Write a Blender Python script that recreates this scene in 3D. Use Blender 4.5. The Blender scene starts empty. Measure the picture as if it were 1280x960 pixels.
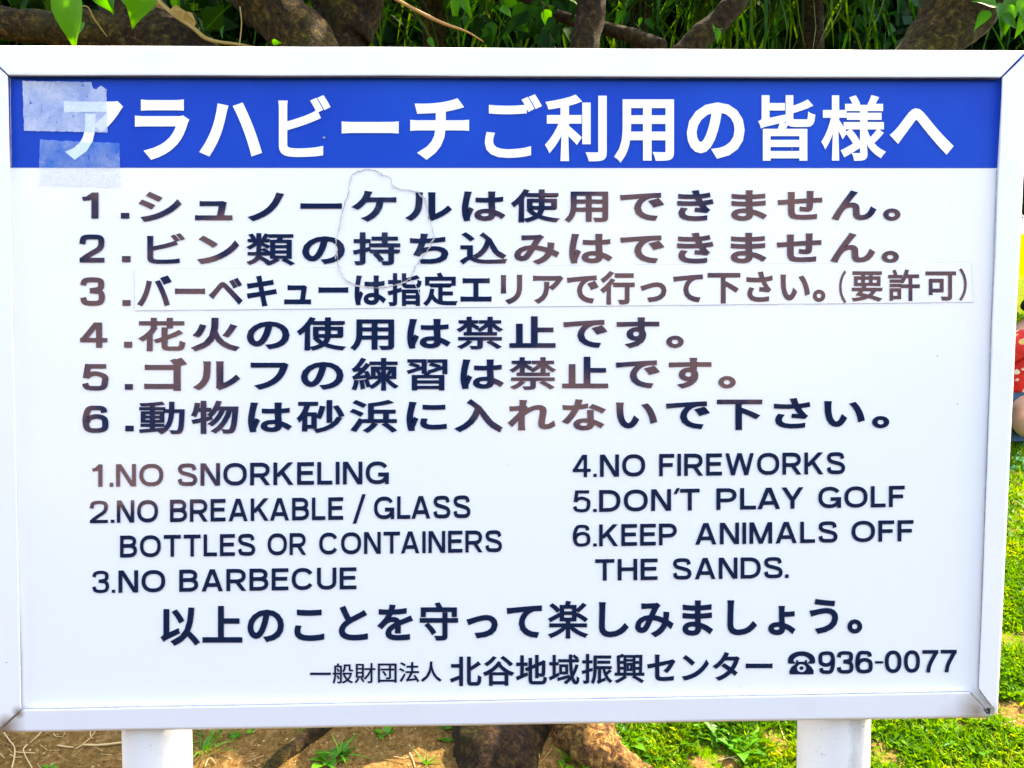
import bpy, bmesh, math, random
import numpy as np
from mathutils import Vector, Matrix, noise
from bpy_extras import mesh_utils

rnd = random.Random(7)
rng = np.random.default_rng(11)
SC = bpy.context.scene
COL = SC.collection

# ------------------------------------------------------------------ camera
CAM = Vector((-0.0287, -1.1677, 1.5))
ZC = CAM.z - 0.0657                       # height of the panel's centre
FPX = 950.0                               # focal length in pixels of a 1280 wide picture
YAW, PITCH, ROLL = 0.0258, -0.0429, -0.0028
_f = Vector((math.sin(YAW)*math.cos(PITCH), math.cos(YAW)*math.cos(PITCH), math.sin(PITCH)))
_r0 = Vector((math.cos(YAW), -math.sin(YAW), 0)); _u0 = _r0.cross(_f)
_r = _r0*math.cos(ROLL) + _u0*math.sin(ROLL)
_u = _u0*math.cos(ROLL) - _r0*math.sin(ROLL)
cd = bpy.data.cameras.new('camera'); cam = bpy.data.objects.new('camera', cd); COL.objects.link(cam)
cd.sensor_width = 36; cd.lens = FPX/1280*36; cd.clip_start = .05; cd.clip_end = 3000
m = Matrix.Identity(4)
for i in range(3):
    m[i][0] = _r[i]; m[i][1] = _u[i]; m[i][2] = -_f[i]; m[i][3] = CAM[i]
cam.matrix_world = m
SC.camera = cam

# ------------------------------------------------------------------ light
SUN_EL, SUN_AZ = math.radians(54), math.radians(62)      # azimuth from +Y towards +X
w = bpy.data.worlds.new('World'); SC.world = w; w.use_nodes = True
nt = w.node_tree; bg = nt.nodes['Background']
sky = nt.nodes.new('ShaderNodeTexSky'); sky.sky_type = 'NISHITA'; sky.sun_disc = False
sky.sun_elevation = SUN_EL; sky.sun_rotation = SUN_AZ; sky.air_density = 1.0; sky.dust_density = 1.5
nt.links.new(sky.outputs[0], bg.inputs[0]); bg.inputs[1].default_value = 0.15
sl = bpy.data.lights.new('sun', 'SUN'); so = bpy.data.objects.new('sun', sl); COL.objects.link(so)
sl.energy = 2.2; sl.angle = math.radians(.53); sl.color = (1, .95, .86)
sd = Vector((math.sin(SUN_AZ)*math.cos(SUN_EL), math.cos(SUN_AZ)*math.cos(SUN_EL), math.sin(SUN_EL)))
so.rotation_euler = (-sd).to_track_quat('-Z', 'Y').to_euler(); so.location = (6, 4, 9)
SC.view_settings.view_transform = 'Standard'; SC.view_settings.look = 'None'
SC.view_settings.exposure = 3.06; SC.view_settings.gamma = 1
SC.view_settings.use_white_balance = True; SC.view_settings.white_balance_temperature = 8500; SC.view_settings.white_balance_tint = 11
SC.cycles.max_bounces = 8

# ------------------------------------------------------------------ helpers
def ray(px, py):
    return _f*FPX + _r*(px-640) - _u*(py-480)
def P(px, py, Y):
    """point of the picture (1280 wide) on the upright plane at depth Y"""
    d = ray(px, py); t = (Y-CAM.y)/d.y
    return CAM + d*t
def ground(x, y):
    if y > .2:
        z = .226*(y-.2) if y < 24 else .226*23.8 + .02*(y-24)
    elif y > -6.5: z = 0
    else:
        t = min(1, (-6.5-y)/3.5); z = 4.6*t*t*(3-2*t)  # added bank behind the camera, unseen, there to reflect in the lettering
    if abs(x) < 6 and -1 < y < 8:
        z += .012*noise.noise(Vector((x*3, y*3, 0))) + .006*noise.noise(Vector((x*11, y*11, 3)))
    z += .05*noise.noise(Vector((x*.35, y*.35, 7)))*min(1, max(0, y-2)/3)
    return z
def PG(px, py):
    """point of the picture on the ground"""
    d = ray(px, py).normalized(); t = 1.5
    for _ in range(4000):
        q = CAM + d*t
        if q.z <= ground(q.x, q.y): return q
        t += .004
    return q

def mat(name, col=(.5,.5,.5), rough=.6, spec=.5, coat=0):
    m = bpy.data.materials.new(name); m.use_nodes = True
    b = m.node_tree.nodes['Principled BSDF']
    b.inputs['Base Color'].default_value = (*col, 1); b.inputs['Roughness'].default_value = rough
    b.inputs['Specular IOR Level'].default_value = spec
    if coat: b.inputs['Coat Weight'].default_value = coat; b.inputs['Coat Roughness'].default_value = .03
    return m, m.node_tree, b
def nd(t, kind, **kw):
    n = t.nodes.new(kind)
    for k, v in kw.items():
        if k in n.inputs: n.inputs[k].default_value = v
        else: setattr(n, k, v)
    return n
def ramp(t, src, stops, interp='LINEAR'):
    r = t.nodes.new('ShaderNodeValToRGB'); r.color_ramp.interpolation = interp
    el = r.color_ramp.elements
    while len(el) < len(stops): el.new(.5)
    for e, (p, c) in zip(el, stops):
        e.position = p; e.color = (*c, 1) if len(c) == 3 else c
    t.links.new(src, r.inputs[0]); return r.outputs[0]
def mixc(t, fac, a, b):
    m = t.nodes.new('ShaderNodeMix'); m.data_type = 'RGBA'
    for v, i in ((fac, 0), (a, 6), (b, 7)):
        if isinstance(v, (int, float)): m.inputs[i].default_value = v
        elif isinstance(v, tuple): m.inputs[i].default_value = (*v, 1)
        else: t.links.new(v, m.inputs[i])
    return m.outputs[2]
def mth(t, op, a, b=0.0, clamp=False):
    m = t.nodes.new('ShaderNodeMath'); m.operation = op; m.use_clamp = clamp
    for i, v in enumerate((a, b)):
        if isinstance(v, (int, float)): m.inputs[i].default_value = v
        else: t.links.new(v, m.inputs[i])
    return m.outputs[0]
def coords(t, scale=(1,1,1), kind='Object'):
    c = t.nodes.new('ShaderNodeTexCoord'); mp = t.nodes.new('ShaderNodeMapping')
    mp.inputs['Scale'].default_value = scale
    t.links.new(c.outputs[kind], mp.inputs[0]); return mp.outputs[0]
def nz(t, vec, scale, detail=6, rough=.6, dist=0):
    n = nd(t, 'ShaderNodeTexNoise', Scale=scale, Detail=detail, Roughness=rough, Distortion=dist)
    t.links.new(vec, n.inputs['Vector']); return n.outputs['Fac']
def bump(t, b, h, strength=.4, dist=.01):
    n = nd(t, 'ShaderNodeBump', Strength=strength, Distance=dist)
    t.links.new(h, n.inputs['Height']); t.links.new(n.outputs[0], b.inputs['Normal'])

def tag(o, label=None, cat=None, group=None, kind=None):
    if label: o['label'] = label
    if cat: o['category'] = cat
    if group: o['group'] = group
    if kind: o['kind'] = kind
    return o
def link(name, me, material=None, parent=None, smooth=False):
    o = bpy.data.objects.new(name, me); COL.objects.link(o)
    if material and not me.materials: me.materials.append(material)
    if parent:
        o.parent = parent; o.matrix_parent_inverse = parent.matrix_basis.inverted()
    if smooth:
        me.polygons.foreach_set('use_smooth', [True]*len(me.polygons))
    return o
def mesh(name, v, f):
    me = bpy.data.meshes.new(name); me.from_pydata([tuple(p) for p in v], [], [tuple(q) for q in f]); me.update()
    return me
def empty(name, loc):
    o = bpy.data.objects.new(name, None); COL.objects.link(o); o.location = loc
    o.empty_display_size = .1; return o
def smoothpath(pts, n):
    """Catmull-Rom through (x,y,z,r) points"""
    p = [np.array(q, float) for q in pts]; p = [2*p[0]-p[1]] + p + [2*p[-1]-p[-2]]
    out = []
    for i in range(1, len(p)-2):
        for k in range(n):
            t = k/n
            out.append(.5*((2*p[i]) + (-p[i-1]+p[i+1])*t + (2*p[i-1]-5*p[i]+4*p[i+1]-p[i+2])*t*t + (-p[i-1]+3*p[i]-3*p[i+1]+p[i+2])*t**3))
    out.append(p[-2]); return out
def tube(pts, n=8, sides=14, rough=0.0, seed=0, nscale=9, cap=True):
    path = smoothpath(pts, n); V = []; F = []
    up = Vector((.3, .9, .2)).normalized()
    for i, q in enumerate(path):
        c = Vector(q[:3]); a = Vector(path[max(0, i-1)][:3]); b = Vector(path[min(len(path)-1, i+1)][:3])
        t = (b-a).normalized(); s = t.cross(up)
        if s.length < .05: s = t.cross(Vector((1, 0, 0)))
        s.normalize(); u = s.cross(t)
        for k in range(sides):
            an = 2*math.pi*k/sides; d = s*math.cos(an) + u*math.sin(an)
            r = q[3]
            pt = c + d*r
            if rough:
                e = noise.noise(pt*nscale + Vector((seed, 0, 0)))*rough + .5*rough*noise.noise(pt*nscale*3.1 + Vector((seed, 5, 0)))
                pt = c + d*r*(1+e)
            V.append(pt)
    L = len(path)
    for i in range(L-1):
        for k in range(sides):
            k2 = (k+1) % sides
            F.append((i*sides+k, i*sides+k2, (i+1)*sides+k2, (i+1)*sides+k))
    if cap:
        F.append(tuple(range(sides))[::-1]); F.append(tuple((L-1)*sides+k for k in range(sides)))
    return V, F

# ------------------------------------------------------------------ materials
def m_ground():
    m, t, b = mat('ground_soil_and_turf', rough=1, spec=0)
    c = coords(t)
    big = nz(t, c, 1.3, 4); fine = nz(t, c, 55, 8, .7); mid = nz(t, c, 9, 6)
    soil = ramp(t, fine, [(.25, (.07, .036, .012)), (.5, (.19, .105, .035)), (.62, (.30, .18, .07)), (.8, (.46, .33, .17))])
    soil = mixc(t, ramp(t, mid, [(.42, (0,0,0)), (.62, (1,1,1))]), soil, mixc(t, .5, soil, (.10, .075, .02)))
    turf = ramp(t, fine, [(.3, (.028, .075, .002)), (.55, (.075, .18, .003)), (.75, (.17, .27, .005))])
    sep = t.nodes.new('ShaderNodeSeparateXYZ'); t.links.new(c, sep.inputs[0])
    # bare earth left of the tree, turf right of it, unseen brown bank added behind the camera to tint the letters' reflections
    xm = mth(t, 'ADD', mth(t, 'MULTIPLY', mth(t, 'MINIMUM', sep.outputs[0], .42), 1.6), mth(t, 'MULTIPLY', mth(t, 'SUBTRACT', mid, .5), 3.6))
    xm = mth(t, 'ADD', xm, mth(t, 'MULTIPLY', sep.outputs[1], .12))
    fac = ramp(t, mth(t, 'ADD', xm, -.2), [(.3, (0,0,0)), (.55, (1,1,1))])
    turf = mixc(t, ramp(t, nz(t, c, 21, 5), [(.42, (0,0,0)), (.6, (.8,.8,.8))]), turf, soil)
    dry = ramp(t, nz(t, c, 12, 5), [(.3, (.40, .42, .0)), (.7, (.66, .60, .0))])
    far = mth(t, 'ADD', sep.outputs[1], mth(t, 'MULTIPLY', mid, 1.5))
    ff = ramp(t, mth(t, 'MULTIPLY', mth(t, 'SUBTRACT', far, 13), .6), [(.0, (0,0,0)), (1, (1,1,1))])
    turf2 = mixc(t, ff, turf, dry)
    col = mixc(t, fac, soil, turf2)
    refl_bank = ramp(t, nz(t, c, .9, 3, .5), [(.40, (.02, .03, .045)), (.50, (.22, .14, .10)), (.8, (.34, .21, .13))])
    hx = mth(t, 'ABSOLUTE', mth(t, 'ADD', mth(t, 'ADD', sep.outputs[0], 1.35), mth(t, 'MULTIPLY', mth(t, 'SUBTRACT', nz(t, c, .9, 4), .5), 3)))
    refl_bank = mixc(t, ramp(t, mth(t, 'MULTIPLY', hx, .3), [(.42, (1,1,1)), (.55, (0,0,0))]), refl_bank, (.012, .02, .03))  # dark zone of the added bank, keeps the middle letters' reflections dark
    zz = mth(t, 'ADD', sep.outputs[2], mth(t, 'MULTIPLY', mth(t, 'SUBTRACT', nz(t, c, 1.5, 3), .5), 1.2))
    zz = mth(t, 'SUBTRACT', zz, mth(t, 'MULTIPLY', sep.outputs[0], .17))
    bf = mth(t, 'MULTIPLY', ramp(t, mth(t, 'MULTIPLY', sep.outputs[1], -.15), [(.9, (0,0,0)), (.95, (1,1,1))]), ramp(t, zz, [(.35, (0,0,0)), (.6, (1,1,1))]))
    shadeg = mixc(t, nz(t, c, 5, 4), (.006, .012, .009), (.018, .022, .014))  # shade on the ground behind the camera, put into a near-black colour
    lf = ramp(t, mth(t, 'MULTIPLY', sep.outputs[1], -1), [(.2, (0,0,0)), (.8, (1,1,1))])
    col = mixc(t, lf, col, shadeg)
    col = mixc(t, bf, col, refl_bank)
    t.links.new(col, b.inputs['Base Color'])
    bump(t, b, fine, .9, .012)
    return m
def m_leaf(name, c1, c2, c3, trans=.45, rough=.4, attr=True, spec=.4):
    m, t, b = mat(name, rough=rough, spec=spec)
    out = t.nodes['Material Output']
    if attr:
        a = nd(t, 'ShaderNodeAttribute', attribute_name='tint'); src = a.outputs['Fac']
    else:
        oi = t.nodes.new('ShaderNodeObjectInfo'); src = oi.outputs['Random']
    col = ramp(t, src, [(0, c1), (.5, c2), (1, c3)])
    v = nz(t, coords(t), 60, 4)
    col = mixc(t, mth(t, 'MULTIPLY', v, .5), col, mixc(t, .5, col, c1))
    t.links.new(col, b.inputs['Base Color'])
    tr = t.nodes.new('ShaderNodeBsdfTranslucent')
    hs = nd(t, 'ShaderNodeHueSaturation', Saturation=1.1, Value=1.6, Hue=.485); t.links.new(col, hs.inputs['Color'])
    t.links.new(hs.outputs[0], tr.inputs[0])
    mx = t.nodes.new('ShaderNodeMixShader'); mx.inputs[0].default_value = trans
    t.links.new(b.outputs[0], mx.inputs[1]); t.links.new(tr.outputs[0], mx.inputs[2])
    t.links.new(mx.outputs[0], out.inputs[0])
    return m
def m_bark(name, tone=1.0, moss=.5):
    m, t, b = mat(name, rough=.9, spec=.25)
    c = coords(t); f = nz(t, c, 38, 9, .72, .6); g = nz(t, c, 6, 5); h = nz(t, c, 110, 4, .7)
    k = tone
    bark = ramp(t, f, [(.36, (.012*k, .006*k, .003*k)), (.48, (.09*k, .038*k, .011*k)), (.56, (.22*k, .105*k, .030*k)), (.68, (.52*k, .30*k, .10*k))])
    mo = ramp(t, g, [(.5-.2*moss, (0,0,0)), (.72-.15*moss, (.75,.75,.75))])
    col = mixc(t, mo, bark, ramp(t, f, [(.38, (.010, .010, .001)), (.55, (.055, .045, .004)), (.7, (.22, .18, .015))]))
    spots = ramp(t, h, [(.70, (0,0,0)), (.76, (1,1,1))])
    col = mixc(t, mth(t, 'MULTIPLY', spots, .7), col, (.42*k**.5, .30*k**.5, .13*k**.5))
    t.links.new(col, b.inputs['Base Color'])
    bump(t, b, mth(t, 'ADD', f, mth(t, 'MULTIPLY', h, .4)), .9, .02)
    return m
M_GROUND = m_ground()
M_GRASS = m_leaf('lawn_blades', (.03, .12, .003), (.10, .27, .005), (.36, .36, .02), .35, .6, spec=.15)
M_CROWN = m_leaf('crown_leaves', (.004, .022, .004), (.014, .06, .006), (.08, .17, .010), .35, .55, spec=.15)
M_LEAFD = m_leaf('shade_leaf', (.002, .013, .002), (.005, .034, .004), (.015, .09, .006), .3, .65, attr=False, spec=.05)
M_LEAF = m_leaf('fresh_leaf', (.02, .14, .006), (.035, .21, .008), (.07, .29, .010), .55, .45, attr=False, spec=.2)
M_BLADE = m_leaf('screw_pine_blade', (.003, .022, .003), (.010, .062, .006), (.06, .13, .008), .3, .5, attr=False, spec=.15)
M_DRY = m_leaf('dry_leaf', (.16, .09, .03), (.35, .22, .08), (.55, .42, .2), .2, .8, attr=True)
M_BARK = m_bark('bark_mossy', .24, .75); M_BARK2 = m_bark('bark_brown', .17, .2); M_BARKS = m_bark('bark_sunlit_base', 1.5, .25)  # last one: the tree foot's sunlit look put into a much lighter tone

def m_white(name, base, dirt, pts=(), rough=.45, dirt_amt=.5, spec=.35):
    """white paint with grime gathered around given points (x, z, radius)"""
    m, t, b = mat(name, base, rough, spec)
    geo = t.nodes.new('ShaderNodeNewGeometry'); pos = geo.outputs['Position']
    n = nz(t, pos, 14, 7, .7); n2 = nz(t, pos, 90, 5, .7)
    mask = mth(t, 'MULTIPLY', ramp(t, n, [(.56, (0,0,0)), (.75, (1,1,1))]), .18*dirt_amt*2)
    sp = ramp(t, n2, [(.715, (0,0,0)), (.74, (1,1,1))])
    spm = mth(t, 'MULTIPLY', mth(t, 'MULTIPLY', sp, ramp(t, n, [(.5, (0,0,0)), (.6, (1,1,1))])), .55*dirt_amt*2)
    mask = mth(t, 'MAXIMUM', mask, spm)
    for (x, z, r, a) in pts:
        d = nd(t, 'ShaderNodeVectorMath', operation='DISTANCE'); t.links.new(pos, d.inputs[0]); d.inputs[1].default_value = (x, -.01, z)
        q = mth(t, 'SUBTRACT', 1.0, mth(t, 'DIVIDE', d.outputs['Value'], r), True)
        q = mth(t, 'MULTIPLY', mth(t, 'MULTIPLY', q, mth(t, 'ADD', n, .35)), a*1.3, True)
        mask = mth(t, 'MAXIMUM', mask, q)
    col = mixc(t, mask, base, dirt)
    t.links.new(col, b.inputs['Base Color'])
    bump(t, b, n2, .05, .001)
    return m

# ------------------------------------------------------------------ ground
def axis(parts):
    out = []
    for a, b, s in parts:
        n = max(1, round((b-a)/s)); out += [a + (b-a)*i/n for i in range(n)]
    return out + [parts[-1][1]]
xs = axis([(-400,-60,40), (-60,-10,5), (-10,-3,.5), (-3,3.5,.035), (3.5,10,.4), (10,60,5), (60,400,40)])
ys = axis([(-200,-20,20), (-20,-4,.8), (-4,.6,.3), (.6,2.6,.03), (2.6,8,.15), (8,30,1), (30,400,30)])
V = [(x, y, ground(x, y)) for y in ys for x in xs]; nx = len(xs)
F = [(j*nx+i, j*nx+i+1, (j+1)*nx+i+1, (j+1)*nx+i) for j in range(len(ys)-1) for i in range(nx-1)]
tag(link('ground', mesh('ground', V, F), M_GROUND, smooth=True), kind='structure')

# ------------------------------------------------------------------ the sign
def B(px, py, off=0.0):
    return P(px, py, -off)
SIGN = empty('notice_board', (0, .05, ground(0, .05)))
tag(SIGN, 'large white notice board with blue heading and Japanese and English beach rules', 'sign')
GRIME = (.24, .17, .10)
def W3(px, py, r, a):
    q = B(px, py); return (q.x, q.z, r, a)
M_PANEL = m_white('panel_white', (.84, .85, .86), (.55, .53, .5), [], .16, .08, .5)
M_FRAME = m_white('frame_white_paint', (.82, .82, .83), (.34, .28, .24),
    [W3(14, 903, .022, 1.3), W3(28, 886, .012, 1.0), W3(1246, 886, .022, .6)], .42, .22)
M_FRAMEB = m_white('frame_white_paint_greyer', (.74, .74, .77), GRIME,
    [W3(10, 905, .035, 1.1), W3(28, 888, .012, 1.0), W3(1216, 886, .045, .75), W3(1195, 905, .05, .35)], .4, .22)  # greyer base for the bottom rail, grime spots near its ends
M_POST = m_white('post_white_paint', (.80, .80, .80), (.33, .29, .25), [], .45, .9)
M_BLUE, _t, _b = mat('heading_blue', (.0005, .055, .45), .3, .05)
_c = coords(_t); _n = nz(_t, _c, 3, 3)
_t.links.new(mixc(_t, ramp(_t, _n, [(.3, (0,0,0)), (.7, (1,1,1))]), (.0004, .046, .41), (.0008, .072, .49)), _b.inputs['Base Color'])
M_INK, _t, _b = mat('navy_vinyl', (.0008, .009, .050), .05, 1.0, coat=.72)
_b.inputs['Coat IOR'].default_value = 1.62; _b.inputs['Specular IOR Level'].default_value = .6
bump(_t, _b, nz(_t, coords(_t), 16, 3), .02, .004)
M_WHITEV, _, _ = mat('white_vinyl', (.88, .89, .90), .25, .5)

def quad_slab(name, px, off, thick, material, parent=SIGN):
    f = [B(x, y, off) for x, y in px]; k = [p + Vector((0, thick, 0)) for p in f]; n = len(f)
    F = [tuple(range(n))[::-1], tuple(range(n, 2*n))] + [(i, (i+1) % n, n+(i+1) % n, n+i) for i in range(n)]
    me = mesh(name, f+k, F); bm = bmesh.new(); bm.from_mesh(me); bmesh.ops.recalc_face_normals(bm, faces=bm.faces); bm.to_mesh(me); bm.free()
    return link(name, me, material, parent)
quad_slab('panel', [(-22,62), (1281,68), (1243,894), (0,911)], 0, .006, M_PANEL)
quad_slab('heading_band', [(8,93), (1253,96), (1246.5,210), (13.5,209.5)], .0005, .0004, M_BLUE)
# blue sheet turned into the upper mitre joints
for px in ([(8,93), (14,96), (-22,66), (-25,64)], [(1249,99), (1253.5,96.5), (1283,67), (1280,66)]):
    quad_slab('heading_sheet_corner', px, .0012, .0008, M_BLUE)
# frame
def member(name, inner0, inner1, outer1, outer0, material, proud=.011):
    """a folded metal strip: flat face, rounded inner and outer edges"""
    i0, i1, o1, o0 = [Vector((p[0], p[1])) for p in (inner0, inner1, outer1, outer0)]
    prof = [(0, 0), (0, .80), (.035, .97), (.08, 1.0), (.90, 1.0), (.955, .93), (.99, .70), (1, .3), (1, -1.6)]
    N = 60; V = []; F = []
    for j in range(N+1):
        s = j/N
        for u, h in prof:
            a = i0.lerp(i1, s); b = o0.lerp(o1, s); q = a.lerp(b, u)
            wob = .00035*noise.noise(Vector((s*14, u*2, len(name)+inner0[0]*.01)))
            wx = .5*noise.noise(Vector((s*9, 3, inner0[1]*.1))) if 0 < j < N else 0
            V.append(B(q.x+wx, q.y+wx, h*proud+wob))
    m = len(prof)
    for j in range(N):
        for k in range(m-1):
            F.append((j*m+k, (j+1)*m+k, (j+1)*m+k+1, j*m+k+1))
    F.append(tuple(range(m))); F.append(tuple(N*m+k for k in range(m))[::-1])
    me = mesh(name, V, F); bm = bmesh.new(); bm.from_mesh(me); bmesh.ops.recalc_face_normals(bm, faces=bm.faces); bm.to_mesh(me); bm.free()
    return link(name, me, material, SIGN, smooth=False)
member('frame_rail', (11.5,94.5), (1249.5,97.5), (1283,63.5), (-25,56.5), M_FRAME)
member('frame_rail', (29,887), (1212,865), (1236.5,897), (-2,915.5), M_FRAMEB)
member('frame_rail', (10,95.5), (27,885.5), (-4,913), (-29,58), M_FRAME)
member('frame_rail', (1252.5,97.5), (1223.5,861), (1247,893.5), (1286.5,65), M_FRAME)
# dark plate standing in for the shade of a small hole at the open lower right joint
quad_slab('joint_hole', [(1231,886.5), (1238,886), (1237.5,893), (1234,892)], .004, .002, mat('hole_dark', (.03,.045,.05), .5)[0])

# posts
_t = M_POST.node_tree; _b = _t.nodes['Principled BSDF']; _src = _b.inputs['Base Color'].links[0].from_socket
_g = _t.nodes.new('ShaderNodeNewGeometry'); _s = _t.nodes.new('ShaderNodeSeparateXYZ'); _t.links.new(_g.outputs['Position'], _s.inputs[0])
_n = nz(_t, _g.outputs['Position'], 30, 7, .75); _n2 = nz(_t, _g.outputs['Position'], 160, 3, .6)
_k = mth(_t, 'ABSOLUTE', mth(_t, 'SUBTRACT', mth(_t, 'ADD', _s.outputs[0], mth(_t, 'MULTIPLY', _n, .03)), P(1064, 930, .03).x + .015))
_m = mth(_t, 'MULTIPLY', ramp(_t, mth(_t, 'MULTIPLY', _k, 60), [(.45, (1,1,1)), (.95, (0,0,0))]), ramp(_t, _n, [(.35, (.1,)*3), (.6, (.55,)*3)]))
_q = mth(_t, 'MULTIPLY', ramp(_t, _n2, [(.64, (0,0,0)), (.68, (1,1,1))]), ramp(_t, _n, [(.46, (0,0,0)), (.56, (.8,)*3)]))
_t.links.new(mixc(_t, mth(_t, 'MAXIMUM', _m, _q), _src, (.36, .34, .36)), _b.inputs['Base Color'])
for px0, px1 in ((158.5, 240), (998.5, 1083.5)):
    r = abs(P(px1, 940, .065).x - P(px0, 940, .065).x)/2*1.0
    x = (P(px1, 940, .065).x + P(px0, 940, .065).x)/2; y = .007 + r
    top = B(0, 70).z - .02; gz = ground(x, y) - .25
    V, F = tube([(x, y, gz, r*.985), (x, y, .6, r*.985), (x, y, top, r*.985)], 10, 48)
    o = link('post', mesh('post', V, F), M_POST, SIGN, smooth=True)
    for zz in (.45, -.38):           # steel straps that hold the panel to the post
        V, F = tube([(x-r-.03, .011, ZC+zz, .004), (x-r-.004, .02, ZC+zz, .004), (x-r-.004, y+r*.6, ZC+zz, .004), (x, y+r+.004, ZC+zz, .004), (x+r+.004, y+r*.6, ZC+zz, .004), (x+r+.004, .02, ZC+zz, .004), (x+r+.03, .011, ZC+zz, .004)], 4, 6)
        link('strap', mesh('strap', V, F), mat('strap_steel', (.4,.4,.42), .4)[0] if 'strap_steel' not in bpy.data.materials else bpy.data.materials['strap_steel'], SIGN, smooth=True)

# ---- lettering (flat vinyl letters; the heavier weight is made of copies of each letter shifted sideways)
GLY = {}
def need(ch): GLY.setdefault(ch, None)
def build_glyphs():
    tmp = {}
    for ch in GLY:
        cu = bpy.data.curves.new('tmp', 'FONT'); cu.body = ch; cu.resolution_u = 4; cu.fill_mode = 'FRONT'
        o = bpy.data.objects.new('tmp', cu); COL.objects.link(o); tmp[ch] = o
    bpy.context.view_layer.update()
    dg = bpy.context.evaluated_depsgraph_get()
    for k, o in tmp.items():
        me = o.evaluated_get(dg).to_mesh()
        GLY[k] = (np.array([q.co[:2] for q in me.vertices]).reshape(-1, 2), [tuple(p.vertices) for p in me.polygons])
        o.evaluated_get(dg).to_mesh_clear()
    for o in tmp.values():
        c = o.data; bpy.data.objects.remove(o); bpy.data.curves.remove(c)
GROWN = {}
def grown(ch, off):
    """letter shape plus a mitred rim of width off round every outline: (verts, depth step per vert, faces)"""
    if (ch, off) in GROWN: return GROWN[(ch, off)]
    v0, f0 = GLY[ch]; V = [tuple(p) for p in v0]; D = [0]*len(V); F = list(f0)
    if off > 0:
        key = lambda i: (round(V[i][0], 5), round(V[i][1], 5))
        edges = {}
        for f in f0:
            ks = [key(i) for i in f]
            ar = sum(ks[i][0]*ks[(i+1) % len(ks)][1] - ks[(i+1) % len(ks)][0]*ks[i][1] for i in range(len(ks)))
            if ar < 0: ks = ks[::-1]
            for i in range(len(ks)):
                a, b = ks[i], ks[(i+1) % len(ks)]
                if a != b: edges[(a, b)] = edges.get((a, b), 0) + 1
        bound = [e for e in edges if (e[1], e[0]) not in edges]
        nxt, prv = {}, {}
        for a, b in bound: nxt.setdefault(a, []).append(b); prv.setdefault(b, []).append(a)
        def nrm(a, b):
            dx, dy = b[0]-a[0], b[1]-a[1]; l = math.hypot(dx, dy) or 1
            return dy/l, -dx/l
        def off_pt(p, e):
            n1 = nrm(*e)
            if len(nxt.get(p, [])) == 1 and len(prv.get(p, [])) == 1:
                na, nb = nrm(prv[p][0], p), nrm(p, nxt[p][0])
                dt = 1 + na[0]*nb[0] + na[1]*nb[1]
                if dt > .35: return p[0] + off*(na[0]+nb[0])/dt, p[1] + off*(na[1]+nb[1])/dt
                sx, sy = na[0]+nb[0], na[1]+nb[1]; l = math.hypot(sx, sy) or 1
                return p[0] + 1.7*off*sx/l, p[1] + 1.7*off*sy/l
            return p[0] + off*n1[0], p[1] + off*n1[1]
        comp = {}
        for i, e in enumerate(bound):
            if e[0] in comp: continue
            c = len(set(comp.values())) + 1; st = [e[0]]
            while st:
                q = st.pop()
                if q in comp: continue
                comp[q] = c; st += nxt.get(q, []) + prv.get(q, [])
        for a, b in bound:
            k = len(V); V += [a, b, off_pt(b, (a, b)), off_pt(a, (a, b))]; D += [comp[a]]*4; F.append((k, k+3, k+2, k+1))
    GROWN[(ch, off)] = (np.array(V), D, F); return GROWN[(ch, off)]
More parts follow.
